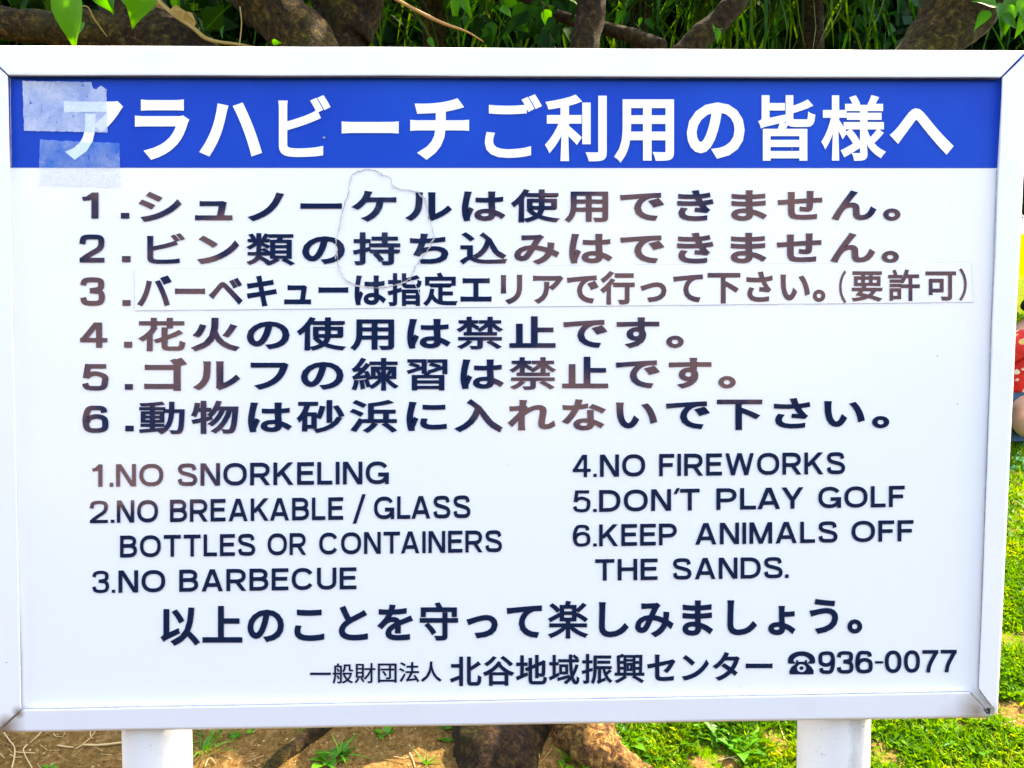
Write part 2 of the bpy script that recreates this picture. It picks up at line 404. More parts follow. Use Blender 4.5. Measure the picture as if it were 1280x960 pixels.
# ---- wide even-stroked capitals and figures, built from strokes
def sq(cx, cy, rx, ry, a0, a1, n=26, e=.86):
    out = []
    for i in range(n+1):
        a = math.radians(a0+(a1-a0)*i/n); c, q = math.cos(a), math.sin(a)
        out.append((cx+rx*math.copysign(abs(c)**e, c), cy+ry*math.copysign(abs(q)**e, q)))
    return out
def cat(pts, n=6):
    return [(p[0], p[1]) for p in smoothpath([(x, y, 0) for x, y in pts], n)]
def grotesque(ch, h):
    """(width, strokes); a stroke is ('p', points, closed) of even width or ('d', x0, y0, x1, y1) with level ends"""
    t = 1-h
    def S(*p, closed=False): return ('p', list(p), closed)
    def Dg(x0, y0, x1, y1, k=1): return ('d', x0, y0, x1, y1, k)
    if ch == 'I': return 2*h, [S((h,0),(h,1))]
    if ch == 'L': W = .68; return W, [S((h,0),(h,1)), S((h,h),(W,h))]
    if ch == 'E': W = .76; return W, [S((h,0),(h,1)), S((h,t),(W,t)), S((h,.525),(W*.93,.525)), S((h,h),(W,h))]
    if ch == 'F': W = .72; return W, [S((h,0),(h,1)), S((h,t),(W,t)), S((h,.50),(W*.90,.50))]
    if ch == 'T': W = .86; return W, [S((W/2,0),(W/2,t)), S((0,t),(W,t))]
    if ch == 'H': W = .88; return W, [S((h,0),(h,1)), S((W-h,0),(W-h,1)), S((h,.52),(W-h,.52))]
    if ch == 'N': W = .88; return W, [S((h,0),(h,1)), S((W-h,0),(W-h,1)), Dg(h*1.35,1,W-h*1.35,0)]
    if ch == 'M': W = 1.04; return W, [S((h,0),(h,1)), S((W-h,0),(W-h,1)), Dg(h*1.3,1,W/2,0,.95), Dg(W-h*1.3,1,W/2,0,.95)]
    if ch == 'A': W = .98; return W, [Dg(h*1.12,0,W/2-.02,1), Dg(W-h*1.12,0,W/2+.02,1), S((W*.2,.29),(W*.8,.29))]
    if ch == 'Y': W = .94; return W, [Dg(h*1.2,1,W/2-.01,.40), Dg(W-h*1.2,1,W/2+.01,.40), S((W/2,0),(W/2,.46))]
    if ch == 'W': W = 1.38; return W, [Dg(h*1.1,1,W*.27,0), Dg(W*.49,1,W*.27,0), Dg(W*.51,1,W*.73,0), Dg(W-h*1.1,1,W*.73,0)]
    if ch == 'K': W = .92; return W, [S((h,0),(h,1)), Dg(W-h*1.6,1,h*1.5,.36), Dg(W-h*1.3,0,W*.40,.60)]
    if ch == 'O': W = 1.06; return W, [S(*sq(W/2,.5,W/2-h,.5-h,0,360,40)[:-1], closed=True)]
    if ch == '0': W = .70; return W, [S(*sq(W/2,.5,W/2-h,.5-h,0,360,40)[:-1], closed=True)]
    if ch == 'C': W = 1.0; return W, [S(*sq(W/2,.5,W/2-h,.5-h,30,330,36))]
    if ch == 'G': W = 1.04; return W, [S(*sq(W/2,.5,W/2-h,.5-h,32,338,36)), S((W-h,0),(W-h,.51)), S((W*.54,.51-h),(W-h,.51-h))]
    if ch == 'U': W = .88; return W, [S((h,1),*sq(W/2,.38,W/2-h,.38-h,180,360,24),(W-h,1))]
    if ch == 'D': W = .94; return W, [S((h,0),(h,1)), S((h,t),(W*.42,t),*sq(W*.42,.5,W*.58-h,.5-h,90,-90,26),(h,h))]
    if ch in 'PR':
        W = .86 if ch == 'P' else .90; b = .44; r = (t-b)/2; x = W*.52
        o = [S((h,0),(h,1)), S((h,t),(x,t),*sq(x,t-r,W-h-x-(.02 if ch == 'R' else 0),r,90,-90,18),(h,b))]
        if ch == 'R': o.append(Dg(W*.52,b,W-h*1.15,0))
        return W, o
    if ch == 'B':
        W = .86; b = .53; r1 = (t-b)/2; r2 = (b-h)/2; x = W*.5
        return W, [S((h,0),(h,1)), S((h,t),(x,t),*sq(x,t-r1,W-h-x-.04,r1,90,-90,16),(h,b)), S((x,b),*sq(x,h+r2,W-h-x,r2,90,-90,16),(h,h))]
    if ch == 'S': W = .88; return W, [S(*cat([(W-h-.03,.70),(W*.78,.875),(W/2,t),(W*.20,.875),(h+.015,.735),(W*.22,.595),(W/2,.52),(W*.80,.43),(W-h,.28),(W*.80,.115),(W/2,h),(W*.19,.125),(h,.31)]))]
    if ch == '/': return .40, [Dg(.05,-.18,.35,1.12,.62)]
    if ch == '´': return .20, [Dg(.03,.76,.17,1.04,.75)]
    if ch == '.': return 2*h, [S((h,0),(h,2*h))]
    if ch == '1': W = .34; return W, [S((W-h,0),(W-h,1)), S((.0,.755),(.12,.775),(W-h*1.3,.93))]
    if ch == '2': W = .70; return W, [S(*cat([(h,.66),(W*.19,.88),(W/2,t),(W*.82,.88),(W-h,.70),(W*.80,.50),(W*.48,.32),(W*.24,.18),(h*1.2,h*1.1)])), S((.01,h),(W,h))]
    if ch == '3': W = .70; return W, [S(*cat([(h,.72),(W*.2,.88),(W/2,t),(W*.8,.88),(W-h-.02,.735),(W*.78,.59),(W*.40,.53)])), S(*cat([(W*.40,.53),(W*.80,.475),(W-h,.29),(W*.8,.12),(W/2,h),(W*.2,.12),(h,.29)]))]
    if ch == '4': W = .76; return W, [S((W*.70,0),(W*.70,1)), S((0,.30),(W,.30)), Dg(W*.64,1,h*1.0,.30)]
    if ch == '5': W = .70; return W, [S((W*.20,t),(W*.93,t)), S((W*.24,1),(W*.15,.47)), S(*cat([(W*.15,.49),(W*.32,.61),(W*.55,.64),(W*.86,.53),(W-h,.33),(W*.8,.12),(W/2,h),(W*.2,.12),(h,.27)]))]
    if ch in '69':
        W = .70; p = cat([(W-h-.03,.74),(W*.78,.885),(W*.52,t),(W*.24,.87),(h,.50),(W*.2,.15),(W/2,h),(W*.82,.14),(W-h,.32),(W*.82,.53),(W*.52,.605),(W*.24,.52),(h+.03,.38)])
        if ch == '9': p = [(W-x, 1-y) for x, y in p]
        return W, [S(*p)]
    if ch == '7': W = .68; return W, [S((0,t),(W,t)), S(*cat([(W-h,t),(W*.62,.58),(W*.44,.30),(W*.36,0)]))]
    if ch == '-': return .36, [S((0,.40),(.36,.40))]
    return .34, []
def stroke_mesh(ch, h):
    W, st = grotesque(ch, h); V = []; F = []; D = []
    for si, q in enumerate(st):
        if q[0] == 'd':
            _, x0, y0, x1, y1, k = q; hw = h*k*math.hypot(x1-x0, y1-y0)/abs(y1-y0); n = len(V)
            V += [(x0-hw, y0), (x0+hw, y0), (x1+hw, y1), (x1-hw, y1)]; D += [si]*4; F.append((n, n+1, n+2, n+3)); continue
        pts, closed = q[1], q[2]; m_ = len(pts); n = len(V)
        def nn(a, b):
            l = math.hypot(b[0]-a[0], b[1]-a[1]) or 1; return -(b[1]-a[1])/l, (b[0]-a[0])/l
        for i, p in enumerate(pts):
            na = nn(pts[i-1], p) if (i or closed) else None; nb = nn(p, pts[(i+1) % m_]) if (i < m_-1 or closed) else None
            na = na or nb; nb = nb or na; dt = max(.3, 1+na[0]*nb[0]+na[1]*nb[1]); ox, oy = (na[0]+nb[0])/dt*h, (na[1]+nb[1])/dt*h
            V += [(p[0]+ox, p[1]+oy), (p[0]-ox, p[1]-oy)]; D += [si]*2
        for i in range(m_ if closed else m_-1):
            a, b = n+2*i, n+2*((i+1) % m_); F.append((a, a+1, b+1, b))
    return W, V, D, F
GJOBS = []
def line(text, xa, xb, tl, bl, tr, br, h=.072, gap=.15, space=.46, name='letter', gaps=None):
    """a run of capitals fitted between its left and right edges; cap height given at both ends"""
    x = 0; parts = []
    for i, ch in enumerate(text):
        if ch == ' ': x += space; continue
        W, V, D, F = stroke_mesh(ch, h); parts.append((x, V, D, F)); nx_ = text[i+1] if i+1 < len(text) else ''
        kern = -.10 if ch+nx_ in ('LA', 'AY', 'KA', 'TA', 'AT', 'LY', 'PL', '´T') and ch+nx_ != 'PL' else -.04 if nx_ == '.' else 0
        x += W + (gap + kern if nx_ != ' ' else 0)
    tot = x - gap if text[-1] != ' ' else x
    for x0, V, D, F in parts:
        P_ = []
        for (a, b), d in zip(V, D):
            s = (x0+a)/tot; P_.append(B(xa+s*(xb-xa), (bl+(br-bl)*s)*(1-b) + (tl+(tr-tl)*s)*b, .0012+.00001*d))
        link(name, mesh(name, P_, F), M_INK, SIGN)
def sans(text, bold=False):
    """the same letters from the sans-serif alphabet of the built-in font"""
    out = ''
    for ch in text:
        if 'A' <= ch <= 'Z': out += chr((0x1D5D4 if bold else 0x1D5A0) + ord(ch)-65)
        elif '0' <= ch <= '9': out += chr((0x1D7EC if bold else 0x1D7E2) + ord(ch)-48)
        else: out += ch
    return out
JOBS = []
DENSE = 'ビご類持指定要許可禁練習動物砂浜使用花皆様利般財団法域振興楽守谷地北込'
VERYDENSE = 'ビご類禁練習動皆様振興般財域要許楽'
def row(text, x0, x1, yl, yr, ew, eh, off, z=.0012, name='lettering', material=None, n=None):
    n = n or len(text)-1; items = []
    for i, ch in enumerate(text):
        s = i/n; x = x0 + (x1-x0)*(s + .012*s*(1-s)); y = yl + (yr-yl)*s
        need(ch); k = .62 if ch in VERYDENSE else .78 if ch in DENSE else 1
        items.append(('em', ch, off*k, x, y, ew*(1 - .035*(x-200)/1000), eh*(1 - .03*(x-200)/1000)))
    JOBS.append((name, items, z, material or M_INK)); return items
def ink(items, ch, off, xa, xb, ya, yb):
    need(ch); items.append(('box', ch, off, xa, xb, ya, yb))
def number(d, xa, xb, ya, yb, dx0, dx1, dy0, dy1):
    line(d, xa, xb, ya, yb, ya, yb, .085 if d != '1' else .075, .0, name='item_number')
    quad_slab('full_stop', [(dx0,dy0), (dx1,dy0), (dx1,dy1), (dx0,dy1)], .0012, .0005, M_INK)

HO, RO = .036, .031
row('アラハビーチご利用の皆様へ', 114, 1152, 159.5, 160, 83, 87, HO, .0016, 'heading_lettering', M_WHITEV)
row('シュノーケルは使用できません。', 199.5, 1133, 258, 256, 61, 43, RO); number('1', 103, 123, 240.5, 273, 151, 161.5, 266, 273)
row('ビン類の持ち込みはできません。', 204, 1131, 311.5, 309, 61, 43, RO); number('2', 99, 130.5, 293, 328, 152.5, 163, 320, 327.5)
R3 = row('バーベキューは指定エリアで行って下さい。', 192.5, 1037, 364.5, 357.5, 44, 43, RO, z=.0016); number('3', 100, 131, 346.5, 382, 153, 163, 375, 382)
for ch, x, y, ew in (('要', 1084, 357, 41), ('許', 1130, 356.5, 41), ('可', 1176, 356, 41)):
    need(ch); R3.append(('em', ch, .021, x, y, ew, 41))
ink(R3, '（', .012, 1049, 1058, 338, 379); ink(R3, '）', .012, 1199, 1208.5, 335, 376)
row('花火の使用は禁止です。', 202, 862, 418, 415, 61, 43, RO); number('4', 100, 134, 403, 434.5, 155, 165, 427, 434.5)
row('ゴルフの練習は禁止です。', 204, 927, 469, 465.5, 61, 43, RO); number('5', 102.5, 135, 455, 488, 156, 166, 480, 487)
row('動物は砂浜に入れないで下さい。', 203, 1119, 522, 515.5, 61, 43, RO); number('6', 103, 135.5, 507, 541, 156.5, 167, 532, 539)
row('以上のことを守って楽しみましょう。', 223.5, 1084, 782, 769, 52, 50, .032)
row('一般財団法人', 400.5, 539, 842.5, 839.5, 27.5, 27, .018)
row('北谷地域振興センター', 582, 949, 839, 832.5, 40.5, 40, .028)
def words(ws, tl, bl, tr, br, h=.088):
    """words each fitted between their own left and right edges; cap line slants evenly from the first to the last"""
    x0, x1 = ws[0][1], ws[-1][2]; tt = lambda x: (x-x0)/(x1-x0)
    for text, a, b in ws:
        line(text, a, b, tl+(tr-tl)*tt(a), bl+(br-bl)*tt(a), tl+(tr-tl)*tt(b), bl+(br-bl)*tt(b), .072 if text[0] in '123456' and len(text) < 3 else h)
words([('1', 115.5, 128), ('.', 137, 141.5), ('NO', 145, 204), ('SNORKELING', 222, 486)], 580.5, 608.5, 576.5, 605)
words([('2.', 112, 143), ('NO', 146, 197.5), ('BREAKABLE', 212.5, 429), ('/', 441, 457), ('GLASS', 467.5, 588)], 626, 654, 619, 647.5)
words([('BOTTLES', 150, 319), ('OR', 334.5, 382.5), ('CONTAINERS', 399, 627.5)], 669.5, 697, 662.5, 690)
words([('3.', 115, 144), ('NO', 148, 206.5), ('BARBECUE', 224, 445.5)], 713.5, 741.5, 709, 736.5)
words([('4.', 716, 746), ('NO', 750, 806.5), ('FIREWORKS', 824, 1056.5)], 568.5, 596.5, 565, 592.5)
words([('5.', 716, 746), ('DON´T', 749, 874.5), ('PLAY', 895.5, 1004.5), ('GOLF', 1023, 1131)], 613, 640.5, 607, 633.5)
words([('6.', 716, 746), ('KEEP', 749, 846), ('ANIMALS', 869, 1047), ('OFF', 1064.5, 1142)], 656, 683.5, 650, 676.5)
words([('THE', 744, 822), ('SANDS.', 841, 986)], 699, 726, 696, 722.5)
def phone():
    V = []; F = []
    def poly(pts, dz=0):
        k = len(V); V.extend([B(985+x*34, 843-y*29, .0012+dz) for x, y in pts]); F.append(tuple(range(k, k+len(pts))))
    arc = lambda x, y, rx, ry, a0, a1, n: [(x+rx*math.cos(math.radians(a0+(a1-a0)*i/n)), y+ry*math.sin(math.radians(a0+(a1-a0)*i/n))) for i in range(n+1)]
    o = arc(.5, .62, .5, .38, 180, 0, 16); q = arc(.5, .56, .30, .24, 0, 180, 16)
    for i in range(16): poly([o[i], o[i+1], q[15-i], q[16-i]])
    poly([(0,.62), (.0,.50), (.04,.46), (.26,.46), (.28,.50), (.2,.58)]); poly([(1,.62), (.8,.58), (.72,.50), (.74,.46), (.96,.46), (1,.50)])
    body = [(.06,.0), (.94,.0), (.95,.14), (.88,.30), (.74,.44), (.70,.52), (.70,.62), (.62,.62), (.62,.55), (.38,.55), (.38,.62), (.30,.62), (.30,.52), (.26,.44), (.12,.30), (.05,.14)]
    ring = arc(.5, .27, .17, .17, 0, 360, 24)[:-1]
    import mathutils.geometry as mg
    tri = mg.tessellate_polygon([[Vector((x, y, 0)) for x, y in body], [Vector((x, y, 0)) for x, y in ring]])
    allp = body + ring; k = len(V); V.extend([B(985+x*34, 843-y*29, .0012) for x, y in allp]); F.extend([tuple(k+i for i in t) for t in tri])
    poly(arc(.5, .27, .075, .08, 0, 360, 14)[:-1])
    link('telephone_symbol', mesh('telephone_symbol', V, F), M_INK, SIGN)
phone()
for ch, a, b in (('9', 1023, 1044), ('3', 1046, 1067), ('6', 1069, 1091), ('0', 1106, 1127), ('0', 1130, 1150), ('7', 1153, 1173), ('7', 1176, 1196)):
    q = (a-1023)/173; line(ch, a, b, 814-2*q, 842.5-2.5*q, 814-2*q, 842.5-2.5*q, .083, 0, name='figure')
quad_slab('hyphen', [(1094,826.5), (1104,826.4), (1104,829.4), (1094,829.5)], .0012, .0005, M_INK)
build_glyphs()
for name, items, z, material in JOBS:
    for it in items:
        ch, off = it[1], it[2]
        v, D, f = grown(ch, off)
        if not len(v): continue
        mn, mx = v.min(0), v.max(0)
        if it[0] == 'em':
            x, y, ew, eh = it[3:]
            gx = x + (v[:,0] - .5)*ew; gy = y - (v[:,1] - .38)*eh
        elif it[0] == 'box':
            xa, xb, ya, yb = it[3:]
            gx = xa + (v[:,0]-mn[0])/(mx[0]-mn[0])*(xb-xa); gy = yb - (v[:,1]-mn[1])/(mx[1]-mn[1])*(yb-ya)
        else:
            xa, xb, tl, bl, tr, br, caps = it[3:]; c = GLY[caps][0]
            c0, c1 = c[:,1].min()-off, c[:,1].max()+off
            s = (v[:,0]-mn[0])/(mx[0]-mn[0]); h = (v[:,1]-c0)/(c1-c0)
            gx = xa + s*(xb-xa); gy = (bl+(br-bl)*s)*(1-h) + (tl+(tr-tl)*s)*h
        V = [B(a, b, z + .00001*d) for a, b, d in zip(gx, gy, D)]
        groups = [list(f)]
        if it[0] == 'line':              # every letter of the run becomes a part of its own
            iv = sorted((min(gx[q] for q in p), max(gx[q] for q in p), p) for p in f); groups = []; end = -1e9
            for a, b, p in iv:
                if a > end + .05: groups.append([])
                groups[-1].append(p); end = max(end, b)
        for gr in groups:
            used = sorted({q for p in gr for q in p}); ix = {q: n_ for n_, q in enumerate(used)}
            link('letter' if it[0] == 'line' else 'character', mesh(name, [V[q] for q in used], [[ix[q] for q in p] for p in gr]), material, SIGN)

# ---- the pasted correction strip on line 3, old adhesive tape, the peeled and mended patch
M_STRIP, _, _ = mat('strip_white_vinyl', (.845, .85, .865), .22, .5)
quad_slab('correction_strip', [(168,336.5), (1214,327.5), (1216.5,377.5), (168.5,388)], .0009, .0009, M_STRIP)
M_EDGE, _, _ = mat('strip_edge_grime', (.50, .50, .54), .7)
SQ = [(168,336.5), (1214,327.5), (1216.5,377.5), (168.5,388)]
V = []; F = []
for i in range(4):
    a, b = Vector(SQ[i]), Vector(SQ[(i+1) % 4]); d = (b-a).normalized(); nn = Vector((d.y, -d.x)); N = 60
    for j in range(N):
        s0, s1 = j/N, (j+1)/N
        if noise.noise(Vector((i*7+j*.35, 1, 2))) < -.18: continue
        wdt = .35 + .35*max(0, noise.noise(Vector((j*.6, i, 4))))
        p0, p1 = a.lerp(b, s0), a.lerp(b, s1); k = len(V)
        V += [B(p0.x, p0.y, .001), B(p1.x, p1.y, .001), B(p1.x+nn.x*wdt, p1.y+nn.y*wdt, .001), B(p0.x+nn.x*wdt, p0.y+nn.y*wdt, .001)]
        F.append((k, k+1, k+2, k+3))
link('strip_edge', mesh('strip_edge', V, F), M_EDGE, SIGN)

def m_film(name, col, lo, hi, scale, gloss, spots=True):
    m, t, b = mat(name, col, .5, .4); out = t.nodes['Material Output']
    geo = t.nodes.new('ShaderNodeNewGeometry'); pos = geo.outputs['Position']
    n = nz(t, pos, scale, 8, .72, .4); n2 = nz(t, pos, scale*4.5, 4, .7)
    f = ramp(t, n, [(.3, (lo,)*3), (.7, (hi,)*3)])
    if spots:
        f = mth(t, 'MULTIPLY', f, ramp(t, n2, [(.30, (.25,)*3), (.40, (1,)*3)]))
        sp = ramp(t, n2, [(.66, (0,0,0)), (.72, (1,1,1))])
        t.links.new(mixc(t, sp, mixc(t, ramp(t, n, [(.4, (0,0,0)), (.75, (1,1,1))]), col, (.82, .82, .84)), (.30, .34, .42)), b.inputs['Base Color'])
    tr = t.nodes.new('ShaderNodeBsdfTransparent'); mx = t.nodes.new('ShaderNodeMixShader')
    t.links.new(f, mx.inputs[0]); t.links.new(tr.outputs[0], mx.inputs[1]); t.links.new(b.outputs[0], mx.inputs[2])
    t.links.new(mx.outputs[0], out.inputs[0])
    bump(t, b, n2, .3, .002)
    return m
def sheet(name, pts, z, material):
    v = [B(x, y, z) for x, y in pts]; me = mesh(name, v, [tuple(range(len(v)))]); return link(name, me, material, SIGN)
def ragged(pts, amp, seed, step=2.5):
    out = []; n = len(pts)
    for i in range(n):
        a, b = Vector(pts[i]), Vector(pts[(i+1) % n]); L = (b-a).length; k = max(1, int(L/step)); d = (b-a)/max(L, .01); q = Vector((d.y, -d.x))
        for j in range(k):
            p = a.lerp(b, j/k); p += q*amp*noise.noise(Vector((p.x*.22, p.y*.22, seed))); out.append((p.x, p.y))
    return out
sheet('old_tape', ragged([(28,101), (54,101.5), (114,103), (117,110), (121,112), (124,108), (126,106.5), (133,112), (134,165.5), (30,163.5)], 1.2, 1), .0021, m_film('tape_bleached', (.56, .70, .93), .40, .74, 26, .3))
sheet('old_tape', ragged([(50,174.5), (149.5,179), (150,209.6), (49,209.6)], 1.0, 4), .0021, m_film('tape_thin', (.14, .52, .95), .14, .42, 22, .3))
sheet('old_tape', ragged([(49,209.6), (150,209.6), (150,234), (48,231.5)], 1.4, 9), .0021, m_film('tape_thin_grey', (.70, .68, .68), .08, .50, 60, .3))

CR = [(185,100),(198,82),(215,75),(250,62),(300,53),(350,70),(380,92),(410,100),(430,118),(432,140),(444,160),(490,178),(540,182),(585,190),(612,215),(625,235),(640,280),(650,330),(665,380),(680,430),(684,470),(668,512),(640,550),(615,585),(590,618),(565,650),(560,680),(540,712),(500,735),(450,752),(350,768),(280,764),(215,748),(180,735),(160,722),(140,700),(125,675),(112,640),(105,605),(98,540),(100,470),(108,430),(118,400),(125,360),(135,310),(148,262),(165,220),(175,160)]
CR = [(400+x/4.8, 200+y/4.8) for x, y in CR]
rc = ragged(CR, 1.6, 12, 1.3)
M_FILM, _t, _b = mat('clear_patch', (.86, .87, .9), .12, .6); _o = _t.nodes['Material Output']
_g = _t.nodes.new('ShaderNodeNewGeometry'); _n = nz(_t, _g.outputs['Position'], 55, 6, .75)
_tr = _t.nodes.new('ShaderNodeBsdfTransparent'); _mx = _t.nodes.new('ShaderNodeMixShader')
_t.links.new(ramp(_t, _n, [(.5, (.006,)*3), (.68, (.04,)*3), (.74, (.30,)*3)]), _mx.inputs[0])
_t.links.new(_tr.outputs[0], _mx.inputs[1]); _t.links.new(_b.outputs[0], _mx.inputs[2]); _t.links.new(_mx.outputs[0], _o.inputs[0])
bump(_t, _b, _n, .9, .004)
sheet('mended_patch', rc, .0024, M_FILM)
M_TEAR, _t, _b = mat('torn_edge', (.5, .4, .32), .9)
_t.links.new(ramp(_t, nz(_t, coords(_t), 90, 4), [(.35, (.30, .26, .24)), (.55, (.62, .52, .42)), (.75, (.35, .25, .2))]), _b.inputs['Base Color'])
M_RIM, _, _ = mat('peeled_rim', (.62, .63, .66), .6)
def ribbon(name, pts, z, wmin, wmax, material, seed, closed=True, thresh=-.5):
    V = []; F = []; n = len(pts)
    for i in range(n if closed else n-1):
        a, b = Vector(pts[i]), Vector(pts[(i+1) % n]); d = (b-a).normalized(); q = Vector((d.y, -d.x))
        if noise.noise(Vector((i*.13, seed, 1))) < thresh: continue
        w0 = (wmin + (wmax-wmin)*(.5+.5*noise.noise(Vector((a.x*.2, a.y*.2, seed)))))/2; k = len(V)
        w1 = (wmin + (wmax-wmin)*(.5+.5*noise.noise(Vector((b.x*.2, b.y*.2, seed)))))/2
        V += [B(a.x-q.x*w0, a.y-q.y*w0, z), B(b.x-q.x*w1, b.y-q.y*w1, z), B(b.x, b.y, z+.0004), B(a.x, a.y, z+.0004), B(b.x+q.x*w1, b.y+q.y*w1, z), B(a.x+q.x*w0, a.y+q.y*w0, z)]
        F += [(k, k+1, k+2, k+3), (k+3, k+2, k+4, k+5)]
    return link(name, mesh(name, V, F), material, SIGN)
ribbon('torn_edge', rc, .0026, .35, 1.5, M_TEAR, 3)
ribbon('torn_edge', [(x-1.2, y+.8) for x, y in ragged(CR, 2.0, 30, 1.5)], .0025, .3, 1.3, M_RIM, 8, thresh=.0)
br = ragged([(512,349), (518,355), (523,363), (525,372), (527,384), (530,395)], 1, 5, 1.5)[:16]
ribbon('torn_edge', br, .0026, .4, 1.0, M_RIM, 3, closed=False)
M_SEAM, _t, _b = mat('seam_shade_grime', (.3, .28, .34), .8)  # shade of the gap inside the frame painted as a line, with some grime
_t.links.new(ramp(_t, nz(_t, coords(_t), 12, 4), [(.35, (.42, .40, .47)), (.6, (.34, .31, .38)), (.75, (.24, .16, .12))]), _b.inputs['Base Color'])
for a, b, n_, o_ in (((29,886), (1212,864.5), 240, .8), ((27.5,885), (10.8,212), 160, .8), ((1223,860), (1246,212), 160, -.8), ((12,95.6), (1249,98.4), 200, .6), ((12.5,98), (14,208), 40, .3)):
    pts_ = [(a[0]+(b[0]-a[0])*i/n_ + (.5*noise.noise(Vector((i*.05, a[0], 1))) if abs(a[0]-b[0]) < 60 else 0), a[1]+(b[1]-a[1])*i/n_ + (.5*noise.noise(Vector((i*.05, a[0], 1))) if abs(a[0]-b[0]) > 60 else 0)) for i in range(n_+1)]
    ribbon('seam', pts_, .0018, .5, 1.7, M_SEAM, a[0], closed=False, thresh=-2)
for pl in ([(-1,910), (8,903.5), (18,894.5), (27,886.5)], [(1213,865.5), (1220,873), (1229,883), (1236,892)], [(1223,861), (1231,871.5), (1239,881.5), (1246.5,890)]):
    ribbon('seam', ragged(pl, .5, pl[0][0], 2)[:16], .0118, .6, 1.8, mat('corner_rust', (.22, .14, .08), .9)[0], 5, closed=False, thresh=-2)
# little specks of dirt on the panel
for (x, y, r_) in ((1197,505,1.1), (1172,445,1.0), (636,581,.6), (14,820,1.4), (8,828,1.0), (1044,282,.7), (405,172,2.2), (990,186,1.2), (1133,905-60,.5), (1188,252,.6), (925,858,.7), (1095,560,.5)):
    V = [B(x+r_*math.cos(a)*rnd.uniform(.6, 1.2), y+r_*.8*math.sin(a)*rnd.uniform(.6, 1.2), .0022 if 9 < x < 1250 else .0125) for a in [i*math.pi/4 for i in range(8)]]
    link('dirt_speck', mesh('dirt_speck', V, [tuple(range(8))]), bpy.data.materials.get('speck') or mat('speck', (.22, .22, .26), .8)[0], SIGN)

#TREE#
# ------------------------------------------------------------------ the spreading tree behind the board
def leaf_mesh(name, L, Wd, n=6, droop=.25, fold=.18, tip=2.2, wave=0.0, seed=0):
    """one broad leaf with a drawn-out tip, along +X from its stalk, drooping to -Z"""
    V = []; F = []; r_ = random.Random(seed)
    for i in range(n+1):
        s = i/n; wd = Wd*.5*math.sin(math.pi*min(1, s*.92+.06)**.62)*(1-s**tip*.55) if i < n else 0
        if i == 0: wd = Wd*.10
        x = L*s; z = -droop*L*s*s
        e = wave*L*math.sin(s*9+seed)
        V += [(x, wd, z + fold*wd + e), (x, 0, z), (x, -wd, z + fold*wd - e)]
    for i in range(n):
        a, b = 3*i, 3*i+3
        F += [(a, b, b+1, a+1), (a+1, b+1, b+2, a+2)]
    return mesh(name, V, F)
def scatter_leaves(name, centres, radii, per, size, material, parent, seed, down=.5, ymin=None, tintpow=1.0, aspect=.55):
    """many small pointed leaves in clumps, joined into one foliage mesh"""
    g = np.random.default_rng(seed); Vs = []; tint = []
    for c, r in zip(centres, radii):
        n = int(per*(r**2)/.09)
        d = g.normal(size=(n, 3)); d /= np.linalg.norm(d, axis=1)[:, None]
        p = np.array(c) + d*(r*g.uniform(.25, 1.0, n)**.6)[:, None]*np.array([1, 1, .75])
        if ymin is not None: p = p[p[:,1] > ymin]
        n = len(p)
        ax = g.normal(size=(n, 3)); ax[:,2] -= down*2; ax /= np.linalg.norm(ax, axis=1)[:, None]
        sd = np.cross(ax, g.normal(size=(n, 3))); sd /= np.linalg.norm(sd, axis=1)[:, None]
        nr = np.cross(ax, sd)
        L = size*g.uniform(.6, 1.4, n)[:, None]; Wd = L*aspect*.5
        base = p; q1 = p+ax*L*.38+sd*Wd+nr*L*.06; q2 = p+ax*L*.38-sd*Wd+nr*L*.06; m1 = p+ax*L*.42; tp = p+ax*L-nr*L*.1
        Vs.append(np.stack([base, q1, m1, q2, tp], 1).reshape(-1, 3)); 
        tt = np.clip(g.uniform(0, 1, n)**tintpow*.8 + g.uniform(0, .2), 0, 1); tint.append(np.repeat(tt, 5))
    V = np.concatenate(Vs); n = len(V)//5; b = np.arange(n)*5
    F = np.concatenate([np.stack([b, b+1, b+2], 1), np.stack([b, b+2, b+3], 1), np.stack([b+1, b+4, b+2], 1), np.stack([b+2, b+4, b+3], 1)])
    me = fast_mesh(name, V, F); set_tint(me, np.concatenate(tint))
    return link(name, me, material, parent)
def fast_mesh(name, V, F):
    me = bpy.data.meshes.new(name); V = np.asarray(V, np.float32); F = np.asarray(F, np.int32); k = F.shape[1]
    me.vertices.add(len(V)); me.vertices.foreach_set('co', V.ravel())
    me.loops.add(F.size); me.loops.foreach_set('vertex_index', F.ravel())
    me.polygons.add(len(F)); me.polygons.foreach_set('loop_start', np.arange(0, F.size, k, dtype=np.int32)); me.update(calc_edges=True)
    return me
def set_tint(me, t):
    a = me.attributes.new('tint', 'FLOAT', 'POINT'); a.data.foreach_set('value', np.asarray(t, np.float32))

bx, by = P(672, 900, 1.55).x, 1.62; bz = ground(bx, by)
TREE = empty('spreading_tree', (bx, by, bz))
tag(TREE, 'old many-stemmed tree with mossy crooked limbs standing behind the notice board', 'tree')
def q4(px, py, Y, wpx):
    """picture point at depth Y with a radius read off as a width in picture pixels"""
    p = P(px, py, Y); return (p.x, p.y, p.z, wpx/2/FPX*(p-CAM).dot(_f))
